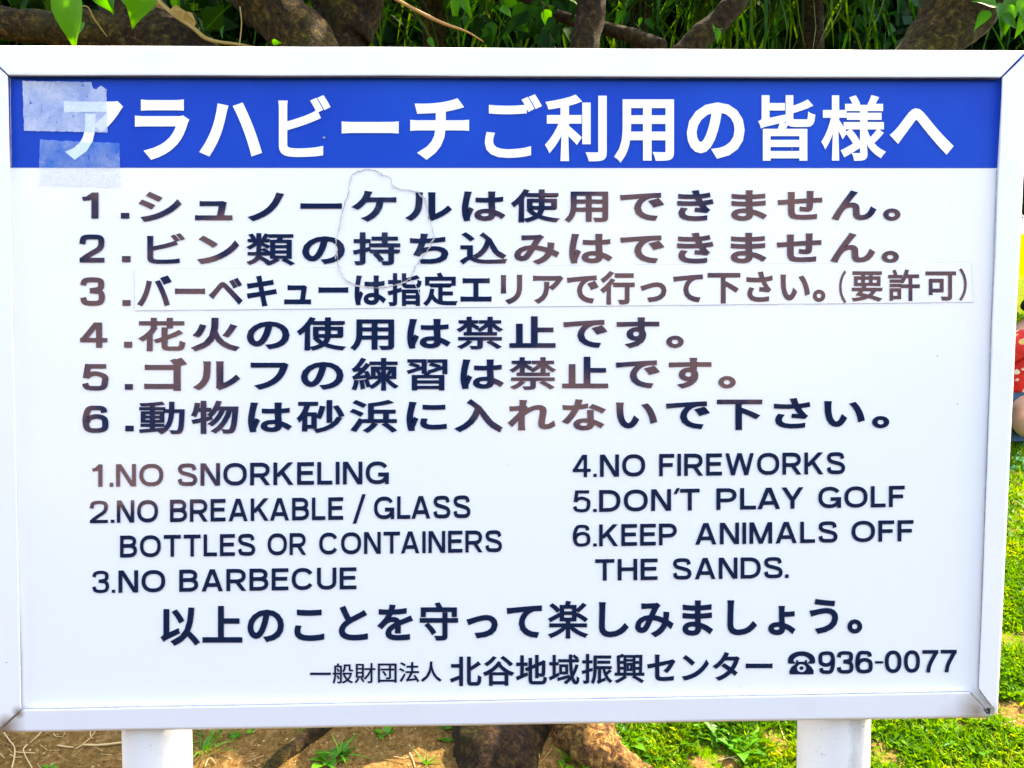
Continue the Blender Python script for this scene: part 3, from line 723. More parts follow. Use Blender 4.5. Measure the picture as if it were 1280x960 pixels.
# trunk: several fused stems
V, F = tube([(bx, by, bz-.15, .34), (bx, by, bz+.05, .27), (bx-.02, by+.02, bz+.3, .215), (bx-.02, by+.04, bz+.6, .21), (bx, by+.06, bz+.85, .20)], 10, 36, .35, 3, 5)
link('trunk', mesh('trunk', V, F), M_BARKS, TREE, smooth=True)
def root(pts, seed, m=M_BARKS, rough=.25):
    pts = [(p.x, p.y, p.z + dz, r) for p, dz, r in pts]
    V, F = tube(pts, 10, 20, rough, seed, 12); link('root', mesh('root', V, F), m, TREE, smooth=True)
root([(P(716, 860, 1.50), 0, .10), (PG(718, 900)+Vector((0,.05,0)), .04, .115), (PG(738, 930), .0, .10), (PG(775, 958), -.02, .075), (PG(845, 985), -.05, .04), (PG(900, 1010), -.06, .03)], 1)
root([(P(610, 850, 1.50), 0, .12), (PG(618, 905)+Vector((0,.06,0)), .03, .14), (PG(618, 945), -.02, .13), (PG(590, 1000), -.07, .09), (PG(560, 1080), -.09, .05)], 2, M_BARK2)
root([(P(690, 870, 1.50), 0, .07), (PG(664, 925)+Vector((0,.05,0)), -.01, .07), (PG(650, 985), -.05, .05), (PG(640, 1080), -.06, .03)], 5, M_BARK2)
root([(P(600, 870, 1.6), -.05, .07), (PG(520, 880), -.01, .030), (PG(436, 893), .008, .024), (PG(405, 912), .010, .024), (PG(375, 933), .008, .024), (PG(345, 955), .004, .022), (PG(300, 1000), -.01, .02)], 7, M_BARK)
# limbs: pictured where they cross above the board, then on up into the crown
def limb(pts, seed, m, rough=.18, sides=22, n=9, name='branch'):
    V, F = tube(pts, n, sides, rough, seed, 10); return link(name, mesh(name, V, F), m, TREE, smooth=True)
f0 = (bx-.05, by+.05, bz+.7, .17)
limb([(bx-.05, by+.05, bz+.6, .16), q4(560, 500, 1.75, 84), q4(440, 180, 1.85, 82), q4(388, 62, 1.9, 70), q4(352, 22, 1.9, 72), q4(318, -24, 1.9, 78), q4(250, -120, 2.0, 62), q4(150, -260, 2.2, 40)], 1, M_BARK, .22)
limb([(bx-.02, by+.1, bz+.7, .13), q4(520, 400, 2.0, 66), q4(448, 180, 2.1, 66), q4(422, 62, 2.1, 62), q4(432, 20, 2.1, 84), q4(438, -30, 2.1, 92), q4(470, -160, 2.2, 70), q4(520, -300, 2.3, 40)], 2, M_BARK2, .16)
limb([(bx-.1, by+.1, bz+.55, .14), q4(490, 480, 1.95, 74), q4(330, 170, 2.0, 74), q4(238, 74, 2.02, 68), q4(188, 34, 2.05, 66), q4(150, -10, 2.1, 62), q4(90, -120, 2.3, 50), q4(0, -260, 2.5, 30)], 3, M_BARK2, .2)
limb([q4(245, 76, 1.98, 40), q4(180, 50, 1.94, 48), q4(110, 38, 1.9, 46), q4(50, 34, 1.88, 40), q4(-10, 24, 1.88, 40), q4(-110, -10, 1.9, 34), q4(-260, -90, 2.0, 22)], 4, M_BARK, .24)
limb([(bx+.05, by+.1, bz+.7, .09), q4(712, 400, 1.95, 40), q4(722, 150, 2.0, 38), q4(731, 58, 2.0, 37), q4(739, 6, 2.0, 35), q4(742, -80, 2.0, 34), q4(760, -260, 2.1, 22)], 5, M_BARK2, .12)
limb([(bx+.1, by+.1, bz+.65, .07), q4(800, 300, 2.1, 34), q4(828, 110, 2.15, 32), q4(862, 60, 2.15, 30), q4(898, 26, 2.15, 30), q4(926, -6, 2.15, 27), q4(980, -90, 2.2, 24), q4(1060, -220, 2.3, 14)], 6, M_BARK2, .2, 16)
limb([(bx+.12, by, bz+.6, .15), q4(900, 420, 1.75, 76), q4(1090, 160, 1.8, 78), q4(1160, 64, 1.8, 68), q4(1200, 8, 1.8, 90), q4(1245, -50, 1.8, 82), q4(1340, -160, 1.9, 60), q4(1450, -300, 2.1, 36)], 7, M_BARK, .15)
limb([q4(1236, -20, 1.78, 34), q4(1262, -8, 1.7, 20), q4(1300, -12, 1.6, 14), q4(1360, -40, 1.6, 8)], 8, M_BARK2, .1, 12)
limb([q4(826, 60, 2.25, 22), q4(790, 45, 2.4, 18), q4(700, 20, 2.6, 14), q4(640, -10, 2.7, 10)], 9, M_BARK2, .1, 12)
# knot hole, loose bark and creepers
kc = q4(356, 26, 1.9, 20); kv = Vector(kc[:3]) + Vector((.0, -.105, 0))
V = []; F = []
for j, (rr, dz) in enumerate(((.030, .0), (.024, -.014), (.016, -.006), (.010, .010), (.0, .020))):
    for k in range(14):
        a = k*math.pi/7; e = 1+.3*noise.noise(Vector((math.cos(a)*2, math.sin(a)*2, j)))
        V.append(kv + Vector((rr*1.15*e*math.cos(a), dz, rr*e*math.sin(a))))
for j in range(4):
    for k in range(14): F.append((j*14+k, j*14+(k+1) % 14, (j+1)*14+(k+1) % 14, (j+1)*14+k))
link('knot', mesh('knot', V, F), M_BARK2, TREE, smooth=True)
M_VINE, _, _ = mat('creeper_stem', (.30, .20, .05), .7); M_VINE2, _, _ = mat('dry_creeper_stem', (.34, .17, .05), .7)
def vine(pts, m, seed, nm='creeper_stem', sides=7):
    V, F = tube(pts, 8, sides, .15, seed, 30); return link(nm, mesh(nm, V, F), m, TREE, smooth=True)
vine([q4(184, -14, 1.9, 5), q4(212, 14, 1.88, 5.5), q4(240, 34, 1.86, 5), q4(262, 50, 1.87, 5), q4(300, 56, 1.88, 4), q4(320, 60, 1.9, 4)], M_VINE, 1)
vine([q4(470, -14, 1.75, 3), q4(500, 2, 1.75, 4.2), q4(530, 18, 1.75, 4.6), q4(556, 30, 1.75, 4.4), q4(584, 40, 1.75, 2.6), q4(604, 52, 1.8, 1.6)], M_VINE2, 2)
vine([q4(98, 8, 1.6, 1.6), q4(110, 9, 1.6, 1.6), q4(118, 24, 1.62, 1.6), q4(134, 46, 1.65, 1.2)], M_VINE, 3)
vine([q4(300, 8, 1.8, 1.5), q4(302, 30, 1.8, 1.5), q4(299, 60, 1.8, 1.5)], M_VINE, 4)
fl = [P(212, 12, 1.85), P(220, 6, 1.84), P(232, 14, 1.83), P(240, 16, 1.84), P(245, 28, 1.85), P(242, 36, 1.86), P(228, 26, 1.86)]
link('bark_flake', mesh('bark_flake', [p+Vector((0, dy, 0)) for dy in (0, .004) for p in fl], [tuple(range(7)), tuple(range(13, 6, -1))]), M_VINE, TREE)
# single leaves that hang in view
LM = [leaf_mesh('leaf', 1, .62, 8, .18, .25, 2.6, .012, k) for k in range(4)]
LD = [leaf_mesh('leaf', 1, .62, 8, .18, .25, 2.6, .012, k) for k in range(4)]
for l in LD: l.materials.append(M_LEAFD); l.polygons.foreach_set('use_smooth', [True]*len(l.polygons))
for l in LM: l.materials.append(M_LEAF); l.polygons.foreach_set('use_smooth', [True]*len(l.polygons))
def leaf(px, py, Y, lpx, ang, roll=0, tilt=0, parent=TREE, name='leaf', k=0, wide=1.0, meshes=LM):
    """leaf whose stalk is at the picture point, pointing at angle ang (degrees, 0 right, -90 down)"""
    p = P(px, py, Y); L = lpx/FPX*(p-CAM).dot(_f)
    o = bpy.data.objects.new(name, meshes[k % len(meshes)]); COL.objects.link(o)
    a = math.radians(ang); d = Vector((math.cos(a), math.sin(math.radians(tilt)), math.sin(a))).normalized()
    up = Vector((0, -1, .15)); y = up.cross(d).normalized(); z = d.cross(y)
    R_ = Matrix((d, y, z)).transposed().to_4x4() @ Matrix.Rotation(math.radians(roll), 4, 'X')
    mw = Matrix.Translation(p) @ R_ @ Matrix.Diagonal((L, L*wide, L, 1))
    o.parent = parent; o.matrix_parent_inverse = parent.matrix_basis.inverted(); o.matrix_basis = mw
    return o
leaf(86, -16, 1.45, 76, -94, 8, 5, k=0, wide=.95); leaf(182, -26, 1.5, 62, -112, -18, 5, k=1, wide=1.1); leaf(118, -16, 1.55, 36, -60, 30, k=2)
leaf(200, -18, 1.55, 34, -20, 20, k=3); leaf(106, 28, 1.6, 24, -128, 25, k=2); leaf(136, -6, 1.6, 24, -84, 10, k=3); leaf(150, -14, 1.62, 30, -60, -30, k=1)
leaf(575, -10, 1.8, 36, -66, 15, k=1, wide=.6); leaf(536, 47, 1.7, 16, -65, 0, k=2, wide=.8); leaf(340, 52, 1.75, 12, -10, 40, k=0)
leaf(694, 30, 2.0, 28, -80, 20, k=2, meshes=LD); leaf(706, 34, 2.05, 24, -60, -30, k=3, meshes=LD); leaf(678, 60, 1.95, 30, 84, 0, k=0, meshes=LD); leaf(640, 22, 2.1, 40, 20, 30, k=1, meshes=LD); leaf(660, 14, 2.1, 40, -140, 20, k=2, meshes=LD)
leaf(897, 37, 2.0, 17, -88, 0, k=0, wide=.8); leaf(893, 40, 2.0, 12, 100, 0, k=0, wide=.4); leaf(892, 38, 2.0, 14, 14, 0, k=0, wide=.4)
for a in ((1264, -14, 44, -100), (1248, 4, 44, -74), (1276, -4, 40, -70), (1236, 14, 28, -130), (1262, 6, 36, -96), (1284, 14, 34, -110), (1254, 18, 26, -40), (1246, 8, 30, 160)):
    leaf(a[0], a[1], 1.55+.01*(a[0] % 7), a[2], a[3], rnd.uniform(-30, 30), k=a[0], wide=.85)
r2 = random.Random(5)
for i in range(150):                    # smaller darker leaves between the limbs
    px = r2.choice([r2.uniform(0, 320), r2.uniform(600, 860), r2.uniform(600, 700), r2.uniform(560, 760)])
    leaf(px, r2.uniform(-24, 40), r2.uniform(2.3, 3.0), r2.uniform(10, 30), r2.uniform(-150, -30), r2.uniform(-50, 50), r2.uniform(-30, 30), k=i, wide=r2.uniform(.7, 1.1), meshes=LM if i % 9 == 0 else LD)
# crown
cc = []; cr = []
g = random.Random(3)
for i in range(150):
    x = g.uniform(-3.4, 3.6); y = g.uniform(.9, 4.2); z = 3.25 + .12*(y) + g.uniform(0, 1.9)*(1-.08*abs(x))
    lo = CAM.z + (y-CAM.y)*.475 + .30      # the underside of the crown hangs just above what the picture shows
    z = max(z, lo + .25); c_ = Vector((x, y, z))
    if any(((c_-Vector(q)) - sd*((c_-Vector(q)).dot(sd))).length < rq for q, rq in (((.25, 1.25, .25), .75), ((1.3, 1.5, .3), .8), ((-1.0, 1.3, .25), .9), ((-.4, 1.2, .25), .7), ((2.0, 1.9, .4), .9))): continue
    cc.append((x, y, z)); cr.append(g.uniform(.25, .5))
tag(scatter_leaves('crown', cc, cr, 130, .085, M_CROWN, TREE, 4), kind='stuff')

# ------------------------------------------------------------------ screw pines (long hanging blades)
def blade_mesh(seed, L=1.0, Wd=.05, n=9):
    r_ = random.Random(seed); V = []; F = []; b = r_.uniform(.35, .9); kink = r_.uniform(.5, .8)
    x = z = 0; a = math.radians(r_.uniform(25, 65))
    for i in range(n+1):
        s = i/n; wd = Wd*.5*(1-s**2.5) + .0008; 
        V += [(x, wd, z+wd*.5), (x, 0, z), (x, -wd, z+wd*.5)]
        a -= b*2.6/n*(2.2 if abs(s-kink) < .08 else .8); x += L/n*math.cos(a); z += L/n*math.sin(a)
    for i in range(n):
        q, w_ = 3*i, 3*i+3; F += [(q, w_, w_+1, q+1), (q+1, w_+1, w_+2, q+2)]
    me = mesh('blade', V, F); me.materials.append(M_BLADE); return me
BM = [blade_mesh(k, 1.0, .019) for k in range(7)]
def screw_pine(x, y, hgt, heads, nb, seed, label, L=1.25):
    z = ground(x, y); R_ = empty('screw_pine', (x, y, z)); tag(R_, label, 'screw pine', 'screw pines behind the tree')
    r_ = random.Random(seed)
    V, F = tube([(x, y, z-.1, .09), (x+.05, y, z+hgt*.5, .075), (x, y, z+hgt, .07)], 8, 14, .15, seed, 12)
    link('trunk', mesh('trunk', V, F), M_BARK2, R_, smooth=True)
    for hx, hy, hz in heads:
        for i in range(nb):
            o = bpy.data.objects.new('blade', r_.choice(BM)); COL.objects.link(o)
            sc = L*r_.uniform(.7, 1.25); az = r_.uniform(0, 2*math.pi)
            mw = Matrix.Translation((x+hx, y+hy, z+hz+r_.uniform(-.25, .15))) @ Matrix.Rotation(az, 4, 'Z') @ Matrix.Rotation(math.radians(r_.uniform(-25, 45)), 4, 'Y') @ Matrix.Diagonal((sc, sc*r_.uniform(.6, 1.2), sc, 1))
            o.parent = R_; o.matrix_parent_inverse = R_.matrix_basis.inverted(); o.matrix_basis = mw
for (px, Y, seed, lab) in ((1010, 3.3, 1, 'screw pine with long narrow blades hanging left of the thick leaning limb'),
                           (800, 3.6, 2, 'screw pine seen between the thin upright stem and the slanting branch'),
                           (540, 3.5, 3, 'dark screw pine behind the orange creeper stem, left of the thin upright stem')):
    p = P(px, 30, Y); z0 = ground(p.x, Y); h = p.z-z0
    screw_pine(p.x, Y, h+.3, [(0, 0, h+.55), (-.45, -.1, h+.35), (.5, .05, h+.45)], 96, seed, lab)

# ------------------------------------------------------------------ dark evergreen trees closing the view
M_HEDGE = m_leaf('evergreen_leaves', (.001, .006, .0015), (.003, .015, .002), (.012, .042, .003), .2, .7, spec=.03)
def evergreen(px, Y, low, rad, seed, label, n=95, material=M_HEDGE, size=.16):
    p = P(px, 0, Y); x = p.x; z = ground(x, Y); R_ = empty('evergreen_tree', (x, Y, z)); tag(R_, label, 'tree', 'evergreen trees on the slope')
    V, F = tube([(x, Y, z-.2, .2), (x+.1, Y, z+low*.6, .15), (x, Y, z+low+1.5, .1)], 8, 14, .2, seed, 6)
    link('trunk', mesh('trunk', V, F), M_BARK2, R_, smooth=True)
    g = random.Random(seed); c = []; r = []
    for i in range(n):
        a = g.uniform(0, 2*math.pi); q = rad*g.uniform(.1, 1)**.5
        c.append((x+q*math.cos(a), Y+q*.7*math.sin(a), z+low+g.uniform(.2, 1)*rad*1.5*(1-.35*(q/rad)**2))); r.append(g.uniform(.35, .75))
    tag(scatter_leaves('crown', c, r, 75, size*1.25, material, R_, seed, .3, aspect=.8), kind='stuff')
evergreen(100, 6.5, .4, 2.3, 21, 'dark evergreen at the far left, behind the mossy horizontal limb')
evergreen(420, 7.2, .4, 2.3, 22, 'dark evergreen in the gap left of the thick dark stem')
evergreen(700, 6.8, .4, 2.3, 23, 'dark evergreen behind the thin upright stem in the middle')
evergreen(960, 7.4, .6, 2.3, 24, 'dark evergreen behind the hanging blades on the right')
evergreen(-160, 9.5, .5, 3.0, 31, 'broad evergreen farther up the slope at the far left', size=.24)
evergreen(260, 11, .5, 3.4, 32, 'broad evergreen farther up the slope behind the left limbs', size=.24)
evergreen(560, 10.5, .5, 3.4, 33, 'broad evergreen farther up the slope left of the middle', size=.24)
evergreen(860, 11, .5, 3.4, 34, 'broad evergreen farther up the slope behind the slanting branch', size=.24)
evergreen(1090, 10.2, 2.0, 2.6, 35, 'broad evergreen farther up the slope behind the thick leaning limb', size=.24)
M_TEAL = m_leaf('blue_green_leaves', (.004, .035, .012), (.01, .07, .016), (.02, .12, .02), .3, .5)
evergreen(1235, 6.4, 2.6, 1.7, 25, 'blue-green tree at the far right, beyond the thick leaning limb', 45, M_TEAL, .12)
evergreen(1480, 9.0, 3.2, 2.2, 26, 'evergreen on the slope beyond the right end of the board', 60)

# ------------------------------------------------------------------ lawn, weeds, litter
BARE = [(PG(a, b).x, PG(a, b).y, r) for a, b, r in ((895, 958, .10), (972, 922, .055), (1108, 942, .07), (1262, 893, .08), (1195, 905, .04), (1272, 800, .10), (1040, 1010, .12))]
def soilness(x, y):
    """1 on bare earth, 0 on turf: earth to the left of the tree, turf to the right, with ragged patches"""
    for a, b, r in BARE:
        e = math.hypot(x-a, (y-b)*1.0)/r + .5*noise.noise(Vector((x*14, y*14, 2)))
        if e < 1: return min(1, 2.2*(1.1-e))
    n = noise.noise(Vector((x*2.3, y*2.3, 1)))*.7 + noise.noise(Vector((x*7, y*7, 4)))*.6
    return min(1, max(0, .5 - (x-bx-.16)*2.2 + n*1.1)) if x < bx+.9 else min(1, max(0, n*3.2-.45 + .8*noise.noise(Vector((x*16, y*16, 6)))))
def blades_field(name, n, xr, yr, hmin, hmax, wmin, wmax, seed, material, cond, lean=.6, leafy=.45):
    g = np.random.default_rng(seed); xs_ = g.uniform(*xr, n); ys_ = g.uniform(*yr, n); keep = []
    for i in range(n):
        if cond(xs_[i], ys_[i]) : keep.append(i)
    xs_, ys_ = xs_[keep], ys_[keep]; n = len(xs_)
    zs = np.array([ground(a, b) for a, b in zip(xs_, ys_)])
    p = np.stack([xs_, ys_, zs], 1); az = g.uniform(0, 2*np.pi, n); h = g.uniform(hmin, hmax, n)*g.uniform(.6, 1, n); lf = g.uniform(0, 1, n) < leafy
    wd = g.uniform(wmin, wmax, n)*np.where(lf, 2.4, 1); le = h*g.uniform(.2, lean*2, n)*np.where(lf, 1.3, 1); h = h*np.where(lf, .75, 1)
    d = np.stack([np.cos(az), np.sin(az), 0*az], 1); s = np.stack([-np.sin(az), np.cos(az), 0*az], 1); u = np.array([0, 0, 1.])
    a = p - u*.004; m1 = p + d*(le*.35)[:,None] + u*(h*.6)[:,None]; tp = p + d*le[:,None] + u*h[:,None]
    V = np.stack([a, m1 + s*(wd*.5)[:,None], m1 - s*(wd*.5)[:,None], tp], 1).reshape(-1, 3); b = np.arange(n)*4
    me = fast_mesh(name, V, np.stack([b, b+2, b+3, b+1], 1))
    base = np.array([.5+.5*noise.noise(Vector((q[0]*5, q[1]*5, 9))) for q in p])
    set_tint(me, np.repeat(np.clip((base-.3)*1.0 + g.uniform(0, .6, n)**1.5 + (g.uniform(0, 1, n) > .93)*.4, 0, 1), 4))
    return tag(link(name, me, material), kind='stuff')
L1 = blades_field('lawn', 150000, (-.6, 3.4), (.7, 2.6), .014, .044, .004, .010, 1, M_GRASS, lambda x, y: rnd.random() > soilness(x, y)*1.15-.02)
tag(L1, 'short bright green turf of grass and clover to the right of the tree', 'lawn')
L2 = blades_field('lawn', 90000, (.8, 8), (2.6, 9), .03, .07, .006, .016, 2, M_GRASS, lambda x, y: rnd.random() > soilness(x, y)*.7)
tag(L2, 'turf rising up the slope beyond the right end of the board', 'lawn')
L3 = blades_field('lawn', 12000, (-4, 1), (2.2, 6), .02, .06, .004, .010, 3, M_GRASS, lambda x, y: rnd.random() > .6)
tag(L3, 'thin scattered turf on the shaded slope behind the tree', 'lawn')
# crumbs of earth
def crumbs(name, n, xr, yr, smin, smax, seed, material):
    g = np.random.default_rng(seed); x = g.uniform(*xr, n); y = g.uniform(*yr, n)
    k = [i for i in range(n) if soilness(x[i], y[i]) > .3]; x, y = x[k], y[k]; n = len(x)
    z = np.array([ground(a, b) for a, b in zip(x, y)]); c = np.stack([x, y, z], 1)
    s = (g.uniform(0, 1, n)**3*(smax-smin)+smin)[:, None, None]
    o = np.array([[1,0,0],[-1,0,0],[0,1,0],[0,-1,0],[0,0,.8],[0,0,-.8]])[None]*(1+.5*g.uniform(-1, 1, (n, 6, 1)))
    V = (c[:, None, :] + o*s).reshape(-1, 3); b = np.arange(n)*6
    T_ = [(0,2,4),(2,1,4),(1,3,4),(3,0,4),(2,0,5),(1,2,5),(3,1,5),(0,3,5)]
    me = fast_mesh(name, V, np.concatenate([np.stack([b+i, b+j, b+l], 1) for i, j, l in T_])); set_tint(me, np.repeat(g.uniform(0, 1, n), 6))
    return tag(link(name, me, material), kind='stuff')
M_CRUMB, _t, _b = mat('earth_crumbs', rough=.95, spec=.1)
_a = nd(_t, 'ShaderNodeAttribute', attribute_name='tint')
_t.links.new(ramp(_t, _a.outputs['Fac'], [(0, (.07, .035, .012)), (.5, (.20, .11, .035)), (.8, (.34, .20, .07)), (1, (.44, .31, .15))]), _b.inputs['Base Color'])
tag(crumbs('earth_crumbs', 44000, (-2.3, 2.6), (.8, 2.6), .0015, .007, 5, M_CRUMB), 'loose brown crumbs of earth and grit under the left half of the board', 'soil')
# straw and dead grass
def litter(n, seed):
    g = random.Random(seed); V = []; F = []; T_ = []
    for i in range(n):
        x, y = g.uniform(-2.2, 1.8), g.uniform(.8, 2.2)
        if soilness(x, y) < .25 and g.random() < .85: continue
        if x > -1.2 and g.random() < .6: continue
        a = g.uniform(0, math.pi); L = g.uniform(.02, .09); w_ = g.uniform(.0008, .0022); d = Vector((math.cos(a), math.sin(a), 0)); s = Vector((-d.y, d.x, 0))
        p0 = Vector((x, y, ground(x, y)+.004)); k = len(V); bend = g.uniform(-.3, .3)
        for t_ in (0, .5, 1):
            q = p0 + d*L*(t_-.5) + s*L*bend*(t_-.5)**2*2; q.z = ground(q.x, q.y) + g.uniform(.002, .012); V += [q+s*w_, q-s*w_]
        F += [(k, k+1, k+3, k+2), (k+2, k+3, k+5, k+4)]; T_ += [g.random()]*6
    me = mesh('dead_grass', V, F); set_tint(me, T_); return link('dead_grass', me, M_DRY)
tag(litter(1300, 8), 'pale straw and dead grass lying on the brown earth', 'dead grass', kind='stuff')
M_TWIG, _, _ = mat('twig_pale', (.50, .36, .17), .85)
def twig(pix, wpx, label, lift=.006):
    pts = []
    for x, y in pix:
        q = PG(x, y); pts.append((q.x, q.y, q.z+lift+rnd.uniform(0, .004), wpx*.6/2/FPX*(q-CAM).dot(_f)*rnd.uniform(.7, 1.1)))
    V, F = tube(pts, 4, 7, .2, rnd.random()*9, 40); o = link('twig', mesh('twig', V, F), M_TWIG, smooth=True)
    tag(o, label, 'twig', 'dry twigs under the left half of the board')
twig([(5, 918), (12, 928), (18, 936), (18, 950), (15, 962)], 3, 'crooked pale twig at the lower left corner of the board')
twig([(56, 914), (44, 926), (32, 936), (30, 943), (40, 962)], 3, 'forked pale twig slanting down from the bottom edge of the board, near its left end')
twig([(18, 943), (30, 944), (44, 945)], 2.4, 'short twig bridging the two crooked twigs at the lower left')
twig([(72, 934), (84, 936), (92, 937)], 3.6, 'short thick straw lying level, left of the left post')
twig([(104, 934), (118, 935), (134, 934), (152, 932), (170, 931)], 4.2, 'long pale twig running level to the left post')
twig([(121, 915), (114, 924), (104, 933), (96, 938)], 2.2, 'thin twig slanting down to the long pale twig by the left post')
twig([(114, 913), (113, 922), (116, 926)], 1.8, 'tiny upright stalk just under the board, left of the left post')
twig([(270, 958), (262, 950), (256, 962)], 2.2, 'small bent twig just right of the left post')
twig([(308, 955), (320, 951), (330, 948)], 1.8, 'thin twig on the earth, left of the slanting root')
twig([(512, 944), (516, 952), (519, 962)], 2.6, 'short pale stick standing in front of the tree foot')
twig([(925, 954), (912, 950), (898, 953), (930, 946)], 2.0, 'thin pale root strand in the turf, left of the right post')
twig([(1226, 915), (1234, 910), (1242, 908)], 2.0, 'thin straw in the turf below the open corner of the board')
M_WEED = m_leaf('weed_leaves', (.03, .17, .008), (.05, .26, .012), (.12, .36, .02), .4, .45, attr=False)
WM = [leaf_mesh('leaf', 1, .7, 6, .35, .2, 3.2, .01, 11+k) for k in range(3)]
for l in WM: l.materials.append(M_WEED); l.polygons.foreach_set('use_smooth', [True]*len(l.polygons))
GM = [leaf_mesh('leaf', 1, .11, 6, .55, .3, 2, 0, 31+k) for k in range(2)]
for l in GM: l.materials.append(M_WEED)
def weed(px, py, n, lpx, label, meshes=WM, spread=1.0, grp='small weeds around the tree foot', up=35):
    q = PG(px, py); R_ = empty('weed', q); tag(R_, label, 'weed', grp)
    for i in range(n):
        L = lpx/FPX*(q-CAM).dot(_f)*rnd.uniform(.65, 1.15); az = i*2.4 + rnd.uniform(-.4, .4)
        o = bpy.data.objects.new('leaf', rnd.choice(meshes)); COL.objects.link(o)
        off = Vector((math.cos(az), math.sin(az), 0))*L*.15*spread*rnd.random()
        o.parent = R_; o.matrix_basis = Matrix.Translation(off) @ Matrix.Rotation(az, 4, 'Z') @ Matrix.Rotation(-math.radians(rnd.uniform(up*.5, up*1.5)), 4, 'Y') @ Matrix.Diagonal((L, L, L, 1))
weed(410, 950, 13, 22, 'leafy green weed on the slanting root, largest on the bare earth', spread=5)
weed(424, 945, 7, 34, 'grass tuft growing out of the leafy weed on the slanting root', GM, up=60)
weed(435, 938, 5, 13, 'round-leaved weed just right of the slanting root')
weed(478, 918, 5, 20, 'two-leaved seedling close under the board, midway to the tree foot')
weed(560, 927, 5, 11, 'tiny weed touching the left side of the tree foot')
weed(556, 912, 4, 12, 'tiny weed under the board edge at the tree foot')
weed(533, 956, 8, 24, 'thin grass tuft in front of the tree foot', GM, up=60)
weed(313, 917, 4, 9, 'single round seedling under the board edge, right of the left post')
weed(293, 922, 5, 10, 'small pale seedling between the left post and the lone round seedling')
weed(252, 940, 26, 30, 'dense grass tuft growing against the left post', GM, spread=6, up=60)
weed(268, 922, 14, 24, 'low grass tuft beside the dense one at the left post', GM, spread=5, up=60)
weed(375, 915, 6, 14, 'yellowish sprig above the slanting root', GM, up=60)
weed(62, 960, 5, 12, 'yellow-green seedling at the very bottom left')
weed(780, 925, 16, 20, 'leafy weed hugging the right flank of the tan root', spread=6)
weed(800, 945, 14, 18, 'weed in front of the tan root where the turf begins', spread=6)
weed(905, 925, 12, 26, 'broad-leaved weed in the turf, left of the right post', spread=4)
weed(925, 938, 10, 30, 'largest broad-leaved weed in the turf near the right post', spread=3)
weed(890, 912, 8, 18, 'small broad-leaved weed right under the board edge', spread=3)
weed(1215, 940, 6, 26, 'bright broad leaf lying in the turf below the open corner of the board', spread=2)
weed(1170, 925, 6, 16, 'small weed in the turf right of the right post', spread=3)

# ------------------------------------------------------------------ seated person on a beach mat
MF = PG(1270, 587); YP = MF.y + .50
def pp(px, py, dy=0.0): return P(px, py, YP+dy)
M_SKIN, _, _b = mat('skin', (.50, .26, .15), .5); _b.inputs['Subsurface Weight'].default_value = .1
M_SHIRT, _t, _b = mat('red_floral_shirt', (.62, .012, .012), .8)
_c = coords(_t); _vo = nd(_t, 'ShaderNodeTexVoronoi', Scale=17.0); _t.links.new(_c, _vo.inputs['Vector'])
_wn = nd(_t, 'ShaderNodeMath', operation='ADD'); _t.links.new(_vo.outputs['Distance'], _wn.inputs[0]); _t.links.new(mth(_t, 'MULTIPLY', nz(_t, _c, 60, 3), .35), _wn.inputs[1])
_fl = ramp(_t, _wn.outputs[0], [(.44, (1,1,1)), (.50, (0,0,0))])
_sc = nd(_t, 'ShaderNodeSeparateColor'); _t.links.new(_vo.outputs['Color'], _sc.inputs[0])
_t.links.new(mixc(_t, _fl, (.62, .012, .012), ramp(_t, _sc.outputs[0], [(.45, (.8, .72, .66)), (.55, (.62, .42, .10))], 'CONSTANT')), _b.inputs['Base Color'])
bump(_t, _b, nz(_t, _c, 9, 4), .8, .03)
M_DENIM, _, _ = mat('denim', (.02, .09, .22), .85); M_HAIR, _, _ = mat('dark_hair', (.012, .009, .009), .45)
PERS = empty('person', pp(1268, 575)); tag(PERS, 'person in red floral shirt and denim shorts sitting beside the right end of the board', 'person')
def skin(name, verts, edges, material, sub=2, parent=PERS):
    me = bpy.data.meshes.new(name); me.from_pydata([v[:3] for v in verts], edges, []); o = link(name, me, material, parent)
    md = o.modifiers.new('skin', 'SKIN'); md.use_smooth_shade = True
    for i, v in enumerate(verts):
        me.skin_vertices[0].data[i].radius = (v[3], v[4] if len(v) > 4 else v[3]); me.skin_vertices[0].data[i].use_root = i == 0
    s_ = o.modifiers.new('sub', 'SUBSURF'); s_.levels = s_.render_levels = sub
    bpy.context.view_layer.update()
    dg = bpy.context.evaluated_depsgraph_get(); m2 = bpy.data.meshes.new_from_object(o.evaluated_get(dg))
    o.modifiers.clear(); o.data = m2; bpy.data.meshes.remove(me); return o
base = pp(1268, 562); GZ = ground(base.x, YP)
gx, gy, gz = base.x, YP, GZ + .02; K = 1.3
